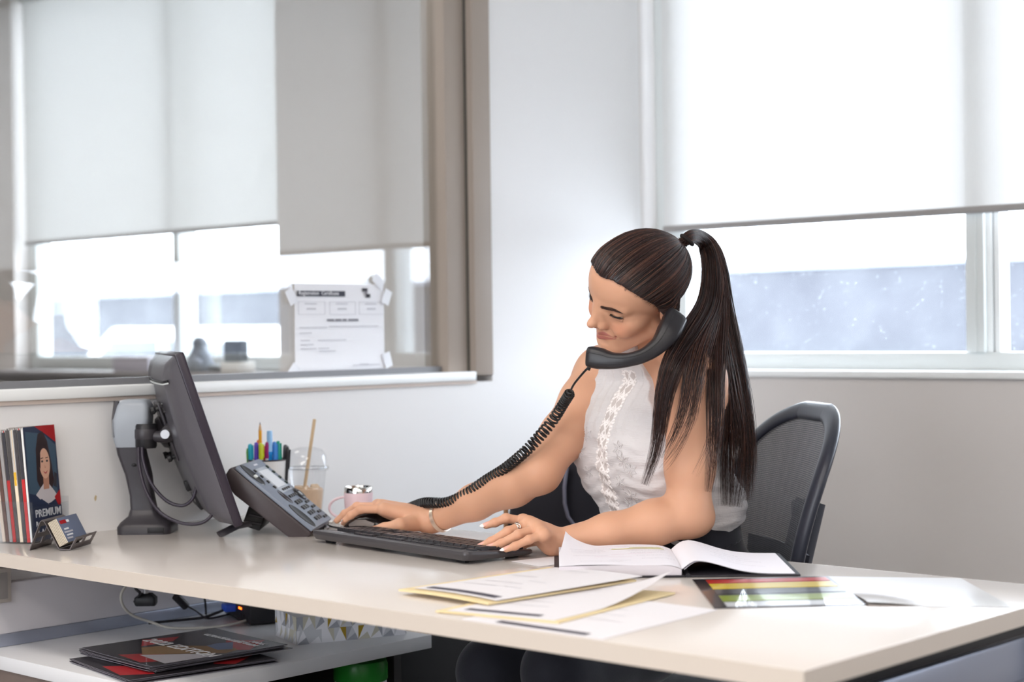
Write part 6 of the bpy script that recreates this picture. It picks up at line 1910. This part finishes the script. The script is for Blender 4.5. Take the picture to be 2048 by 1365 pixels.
# over the shoulder, in front
lock(A((1410,486,3.11),(1424,530,3.08),(1420,605,3.02),(1385,665,2.945),(1345,730,2.905),(1326,810,2.900),(1314,895,2.905),(1284,985,2.915)), [.010,.012,.015,.018,.022,.024,.021,.015,.010,.002], 480, (.78,1))
lock(A((1410,486,3.11),(1426,530,3.08),(1428,605,3.03),(1402,670,2.945),(1382,740,2.898),(1368,820,2.888),(1345,880,2.895),(1322,925,2.905)), [.010,.012,.014,.016,.016,.013,.011,.008,.005,.002], 120, (.75,1), jit=.006)
lock(A((1410,486,3.11),(1428,530,3.08),(1432,610,3.03),(1412,680,2.945),(1398,750,2.895),(1388,830,2.880),(1372,860,2.885)), [.010,.012,.014,.015,.014,.011,.008,.005,.002], 60, (.75,1), jit=.007)
lock(A((1412,486,3.11),(1430,530,3.09),(1438,610,3.05),(1432,700,2.97),(1432,790,2.925),(1430,890,2.920),(1416,1000,2.940)), [.010,.012,.014,.016,.018,.018,.016,.013,.003], 300, (.8,1), jit=.004)
# wisps
lock(A((1410,486,3.11),(1428,530,3.08),(1432,610,3.03),(1412,680,2.945),(1400,760,2.893),(1380,850,2.882),(1345,915,2.892),(1318,945,2.90)), [.010,.012,.014,.014,.010,.007,.005,.004,.003,.002], 36, (.8,1), (.0003,.0005), jit=.006)
lock(A((1410,486,3.11),(1428,530,3.08),(1430,610,3.03),(1408,690,2.94),(1390,780,2.888),(1360,870,2.885),(1330,930,2.895)), [.010,.012,.014,.014,.012,.010,.008,.006,.004], 22, (.8,1), (.0002,.0004), jit=.014)
lock(A((1412,486,3.11),(1430,530,3.09),(1440,620,3.05),(1442,720,2.955),(1436,820,2.925),(1415,900,2.915),(1385,960,2.915)), [.010,.012,.014,.012,.008,.006,.004,.002], 26, (.8,1), (.0003,.0005), jit=.008)
for k in range(5):
    d_ = random.uniform(-12,12)
    lock(A((1412,486,3.11),(1430,530,3.09),(1440,620,3.06),(1456+d_,720,3.02),(1474+d_*1.5,830,3.01),(1486+d_*2,930,3.02),(1492+d_*2,1000,3.03)), [.006]*9, 5, (.7,1), (.0002,.0004), jit=.01)
ends = np.cumsum([len(p) for p in hair_p]); HP = np.concatenate(hair_p)+WO
for it in range(5):          # hair lies on the shoulder, never inside it
    d = np.minimum(body(HP), blouse(HP)) if it < 4 else body(HP)
    m = d < .0025
    if not m.any(): break
    G = sdf_normals(body, HP[m], .002)
    G = G-_F*.55; G /= np.linalg.norm(G, axis=1, keepdims=True)
    HP[m] += G*(np.clip(.004-d[m], 0, .02))[:,None]
hair_p = [p-WO for p in np.split(HP, ends[:-1])]
for i, p in enumerate(hair_p):      # even out kinks left by the push
    for _ in range(3): p[1:-1] = p[1:-1]*.5+(p[:-2]+p[2:])*.25
strand_mesh('ponytail', hair_p, hair_r, hair_c, M_hair, wo, 4)

# ================================================================== handset and its coiled cord
M_hs = pm('black_handset_plastic', (34,32,36), .36, bump=.02, bscale=900)
hs_c = [PX(*p) for p in ((1357,628,2.937),(1349,640,2.932),(1338,663,2.915),(1318,690,2.905),(1290,710,2.900),(1258,720,2.902),(1226,722,2.910),(1202,718,2.918),(1186,715,2.924),(1177,714,2.928))]
hs_w = [.0175,.0205,.0205,.0150,.0125,.0120,.0145,.0185,.0190,.0165]     # half width across, in the picture plane
hs_d = [.0150,.0190,.0200,.0165,.0145,.0145,.0165,.0185,.0185,.0150]     # half depth
hs = thing('telephone_handset', 'black telephone handset wedged between the ear and the shoulder of the woman', 'handset', tuple(hs_c[4]))
Pth = np.array(hs_c); tt = np.linspace(0, len(Pth)-1, 46); out = []
for t in tt:
    i = min(int(t), len(Pth)-2); u = t-i; p0, p1, p2, p3 = Pth[max(i-1,0)], Pth[i], Pth[i+1], Pth[min(i+2,len(Pth)-1)]
    out.append(.5*((2*p1)+(p2-p0)*u+(2*p0-5*p1+4*p2-p3)*u*u+(3*p1-p0-3*p2+p3)*u**3))
out = np.array(out); ww = np.interp(tt, range(len(Pth)), hs_w); dd = np.interp(tt, range(len(Pth)), hs_d)
T = np.gradient(out, axis=0); T /= np.linalg.norm(T, axis=1, keepdims=True)
E2 = np.tile(_F, (len(out),1)); E2 = E2-T*(E2*T).sum(1)[:,None]; E2 /= np.linalg.norm(E2, axis=1, keepdims=True); E1 = np.cross(T, E2)
rings = []; nn_ = 28
for i in range(len(out)):
    e = 1.0 if 1 < i < len(out)-2 else (.86 if i in (1, len(out)-2) else .66)
    rg = []
    for k in range(nn_):
        a = 2*PI*k/nn_; ca, sa = math.cos(a), math.sin(a)
        x = math.copysign(abs(ca)**.55, ca); y = math.copysign(abs(sa)**.55, sa)
        rg.append(tuple(out[i]-hs_c[4]+(E1[i]*x*ww[i]+E2[i]*y*dd[i])*e))
    rings.append(rg)
b = MB(); loft(b, rings); b.build('handset_body', M_hs, hs, smooth=True)
# seam line along the back shell
b = MB(); b.tube([tuple(out[i]-hs_c[4]+E1[i]*ww[i]*(-.35)-E2[i]*dd[i]*1.0) for i in range(3, len(out)-3)], .0005, 6); b.build('seam', M_blk, hs, smooth=True)
for i in (4, len(out)-6):
    c0 = out[i]-hs_c[4]+E2[i]*dd[i]*.98
    b = MB(); b.lathe([(.014,-.001),(.015,.001),(.011,.0022),(.0001,.0022)], n=22, cap=False, M=Matrix.Translation(tuple(c0)) @ Vector(tuple(E2[i])).to_track_quat('Z','Y').to_matrix().to_4x4()); b.build('earpiece_disc' if i < 20 else 'mouthpiece_disc', M_blk, hs, smooth=True)
end = PX(1180,731,2.928)
MB().tube([tuple(end-hs_c[4]+V3(.004,0,.006)), tuple(end-hs_c[4]), tuple(end-hs_c[4]-V3(.004,0,.008))], .0032, 10).build('cord_plug', M_blk, hs, smooth=True)

co_pts = [PX(*p) for p in ((1179,733,2.93),(1165,748,2.95),(1150,766,2.98),(1143,778,3.00),(1139,788,3.02),(1128,806,3.055),(1105,842,3.085),(1075,878,3.075),(1048,906,3.078),(1010,937,3.115),(975,960,3.155),(940,984,3.185),(912,999,3.205),(890,1006,3.225),(868,1006,3.245),(848,1007,3.275),(828,1014,3.31),(812,1021,3.345),(800,1030,3.375),(780,1040,3.40))]
def coiled(pts, start, r, pitch, wire, name):
    Pth = np.array(pts); m = len(Pth); fine = []
    for t in np.linspace(0, m-1, 900):
        i = min(int(t), m-2); u = t-i; p0, p1, p2, p3 = Pth[max(i-1,0)], Pth[i], Pth[i+1], Pth[min(i+2,m-1)]
        fine.append(np.r_[.5*((2*p1)+(p2-p0)*u+(2*p0-5*p1+4*p2-p3)*u*u+(3*p1-p0-3*p2+p3)*u**3), t])
    fine = np.array(fine); seg = np.linalg.norm(np.diff(fine[:,:3], axis=0), axis=1); L = np.r_[0, np.cumsum(seg)]
    Ls = np.interp(start, fine[:,3], L)
    n = int((L[-1]-Ls)/pitch*14); S = np.linspace(Ls, L[-1], n)
    c = np.stack([np.interp(S, L, fine[:,k]) for k in range(3)], 1)
    T = np.gradient(c, axis=0); T /= np.linalg.norm(T, axis=1, keepdims=True)
    ref = V3(0,0,1); E1 = np.cross(T, ref); E1 /= np.linalg.norm(E1, axis=1, keepdims=True); E2 = np.cross(T, E1)
    # uneven winding, like a used cord
    ph_ = 2*PI*(S-Ls)/pitch+.5*np.sin(S*21)+.3*np.sin(S*47+1)
    rr = r*(np.minimum(1, .35+(S-Ls)/.02))*(1+.06*np.sin(S*33))
    hel = c+E1*(rr*np.cos(ph_))[:,None]+E2*(rr*np.sin(ph_))[:,None]
    pre = np.stack([np.interp(np.linspace(0, Ls, 20), L, fine[:,k]) for k in range(3)], 1)
    full = np.concatenate([pre[:-1], hel])
    return full
full = coiled(co_pts, 3.6, .0090, .0080, .0017, 'cord')
org = co_pts[6]
cd = strand_mesh('coiled_cord', [full-org], [.00205], [np.zeros(3)], pm('black_cord_rubber', (22,22,24), .32), None, 8)
cd.location = tuple(org); tag(cd, 'black coiled telephone cord hanging from the handset across the right forearm of the woman', 'cord')

# ================================================================== office chair
cn = V3(-.62,-.785,0); cn /= np.linalg.norm(cn); cwd = V3(-cn[1],cn[0],0)      # facing, width direction
if cwd@_F > 0: cwd = -cwd                                                    # +cwd points to the near edge
chc = V3(-1.840, 2.651, 0)
CH = Matrix.Identity(4)
for i in range(3): CH[i][0] = cwd[i]; CH[i][1] = -cn[i]; CH[i][2] = (0,0,1)[i]; CH[i][3] = chc[i]
if Matrix(CH).to_3x3().determinant() < 0:
    for i in range(3): CH[i][0] = -CH[i][0]
    CSG = -1
else: CSG = 1
ch = thing('office_chair', 'dark office chair with a curved mesh back behind the woman', 'chair', chc, CH.to_3x3())
M_chf = pm('charcoal_chair_frame', (46,48,58), .38)
M_mesh = bpy.data.materials.new('black_chair_mesh'); M_mesh.use_nodes = True
_nt = M_mesh.node_tree; _nt.nodes.clear()
_o = _nt.nodes.new('ShaderNodeOutputMaterial'); _tr = _nt.nodes.new('ShaderNodeBsdfTransparent'); _pb = _nt.nodes.new('ShaderNodeBsdfPrincipled'); _pb.inputs['Base Color'].default_value = (*lin((58,58,64)),1); _pb.inputs['Roughness'].default_value = .5
_tc = _nt.nodes.new('ShaderNodeTexCoord'); _w1 = _nt.nodes.new('ShaderNodeTexWave'); _w1.bands_direction = 'DIAGONAL'; _w1.inputs['Scale'].default_value = 110; 
_w2 = _nt.nodes.new('ShaderNodeTexWave'); _w2.bands_direction = 'Z'; _w2.inputs['Scale'].default_value = 90
_mm = _nt.nodes.new('ShaderNodeMath'); _mm.operation = 'MINIMUM'; _nt.links.new(_tc.outputs['Object'], _w1.inputs['Vector']); _nt.links.new(_tc.outputs['Object'], _w2.inputs['Vector'])
_nt.links.new(_w1.outputs['Fac'], _mm.inputs[0]); _nt.links.new(_w2.outputs['Fac'], _mm.inputs[1])
_rg = _nt.nodes.new('ShaderNodeMapRange'); _rg.inputs[1].default_value = .35; _rg.inputs[2].default_value = .6; _rg.inputs[3].default_value = 0; _rg.inputs[4].default_value = .45; _nt.links.new(_mm.outputs[0], _rg.inputs[0])
_mx = _nt.nodes.new('ShaderNodeMixShader'); _nt.links.new(_rg.outputs[0], _mx.inputs[0]); _nt.links.new(_pb.outputs[0], _mx.inputs[1]); _nt.links.new(_tr.outputs[0], _mx.inputs[2]); _nt.links.new(_mx.outputs[0], _o.inputs[0])
# back outline in (width, height): rounded top, tapering down
def back_half(z):   # half width at height z (0.60 .. 1.00)
    t = (z-.555)/(.97-.555)
    if t < 0: return .165
    if t > .72: return .235*math.sqrt(max(0, 1-((t-.72)/.285)**2.2))*.97+.004
    return .165+.070*math.sin(min(1,t/.72)*PI/2)
def back_y(x, z):   # concave shell, lumbar curve
    return .045-.55*x*x+.05*((z-.72)/.28)**2*(1 if z > .72 else .4)+.20*(z-.66)
zt = [.555+.413*(1-(1-i/36)**2) for i in range(37)]
outl = [(back_half(z), z) for z in zt]
loop = [( w, z) for w, z in outl]+[(-w, z) for w, z in reversed(outl)]
b = MB(); b.tube([(x, back_y(x,z), z) for x, z in loop], [(.011,.020)]*len(loop), 10, closed=True, flat=(0,1,0)); b.build('back_frame', M_chf, ch, smooth=True)
b = MB()
b.grid(lambda u, v: (lambda z: ((2*u-1)*back_half(z)*.98, back_y((2*u-1)*back_half(z)*.98, z)-.004, z))(.560+.404*v), 24, 30); b.build('back_mesh', M_mesh, ch, smooth=True)
b = MB(); b.grid(lambda u, v: (lambda z: ((2*u-1)*back_half(z)*.80, back_y((2*u-1)*back_half(z)*.80, z)+.022, z))(.58+.14*v), 16, 10, thick=.006); b.build('lumbar_panel', M_chf, ch, smooth=True)
MB().tube([(.03,.06,.40),(.03,.065,.52),(.03,.085,.66),(.02,.125,.80)], [(.030,.014)]*4, 10, flat=(0,1,0)).build('back_post', M_chf, ch, smooth=True)
MB().box((-.02,.098,.77),(.07,.122,.80)).build('back_bracket', M_chf, ch, bevel=.006)
b = MB(); loft(b, [[(x*.92,y*.92-.2,z) for x,y,_ in rring(.24,.23,0,c=.5)] if False else [(p[0],p[1]-.20,.395) for p in rring(.225,.215,0,c=.5)], [(p[0],p[1]-.20,.41) for p in rring(.24,.23,0,c=.5)], [(p[0],p[1]-.20,.445) for p in rring(.235,.225,0,c=.5)], [(p[0],p[1]-.20,.455) for p in rring(.20,.19,0,c=.5)]]); b.build('seat', pm('black_seat_fabric', (26,26,30), .9, bump=.3, bscale=600), ch, smooth=True)
MB().lathe([(.03,.10),(.03,.26),(.024,.26),(.024,.39)], (0,-.18,0), 18).build('gas_column', M_blk, ch, smooth=True)
MB().box((-.10,-.28,.375),(.10,-.06,.398)).build('mechanism', M_blk, ch, bevel=.006)
for k in range(5):
    a = 2*PI*k/5+.3; d = Vector((math.cos(a), math.sin(a), 0))
    MB().tube([Vector((0,-.18,.115)), Vector((0,-.18,.10))+d*.16, Vector((0,-.18,.075))+d*.29], [(.024,.018),(.020,.015),(.016,.012)], 8).build('base_leg', M_blk, ch, smooth=True)
    c = Vector((0,-.18,.03))+d*.29; s_d = Vector((-d.y,d.x,0))
    MB().tube([c-s_d*.022, c+s_d*.022], .029, 16).build('caster', M_blk, ch, smooth=False)
    MB().tube([c, c+Vector((0,0,.05))], .008, 8).build('caster_stem', M_blk, ch, smooth=True)

# ================================================================== bag behind the woman
bgc = PX(1105,1000,3.62); bgc[2] = .0
bg = thing('tote_bag', 'black upright bag with a curved grey handle behind the right arm of the woman', 'bag', (bgc[0],bgc[1],.0), frame_of(r_, f_).to_3x3())
M_bag = pm('black_bag_fabric', (28,27,36), .8, bump=.2, bscale=400)
b = MB(); loft(b, [rring(.150,.055,.012,.05,0), rring(.158,.060,.05,.05,0), rring(.150,.050,.70,.05,0), [(x,y,z+.13*((x+.10)/.28 if x > -.10 else 0)) for x,y,z in rring(.135,.035,.79,.055,0)]]); b.build('bag_body', M_bag, bg, smooth=True, bevel=.0)
MB().tube([(-.108,-.045,.05),(-.106,-.050,.40),(-.099,-.046,.76)], .005, 8).build('tan_edge', pm('tan_leather', (150,110,76), .6), bg, smooth=True)
MB().tube([(.030,-.052,.84),(.024,-.058,.80),(.024,-.060,.765),(.031,-.060,.737),(.046,-.060,.716),(.075,-.060,.704),(.12,-.058,.70)], [(.009,.004)]*7, 8, flat=(0,1,0)).build('handle', pm('grey_webbing', (110,108,122), .7), bg, smooth=True)
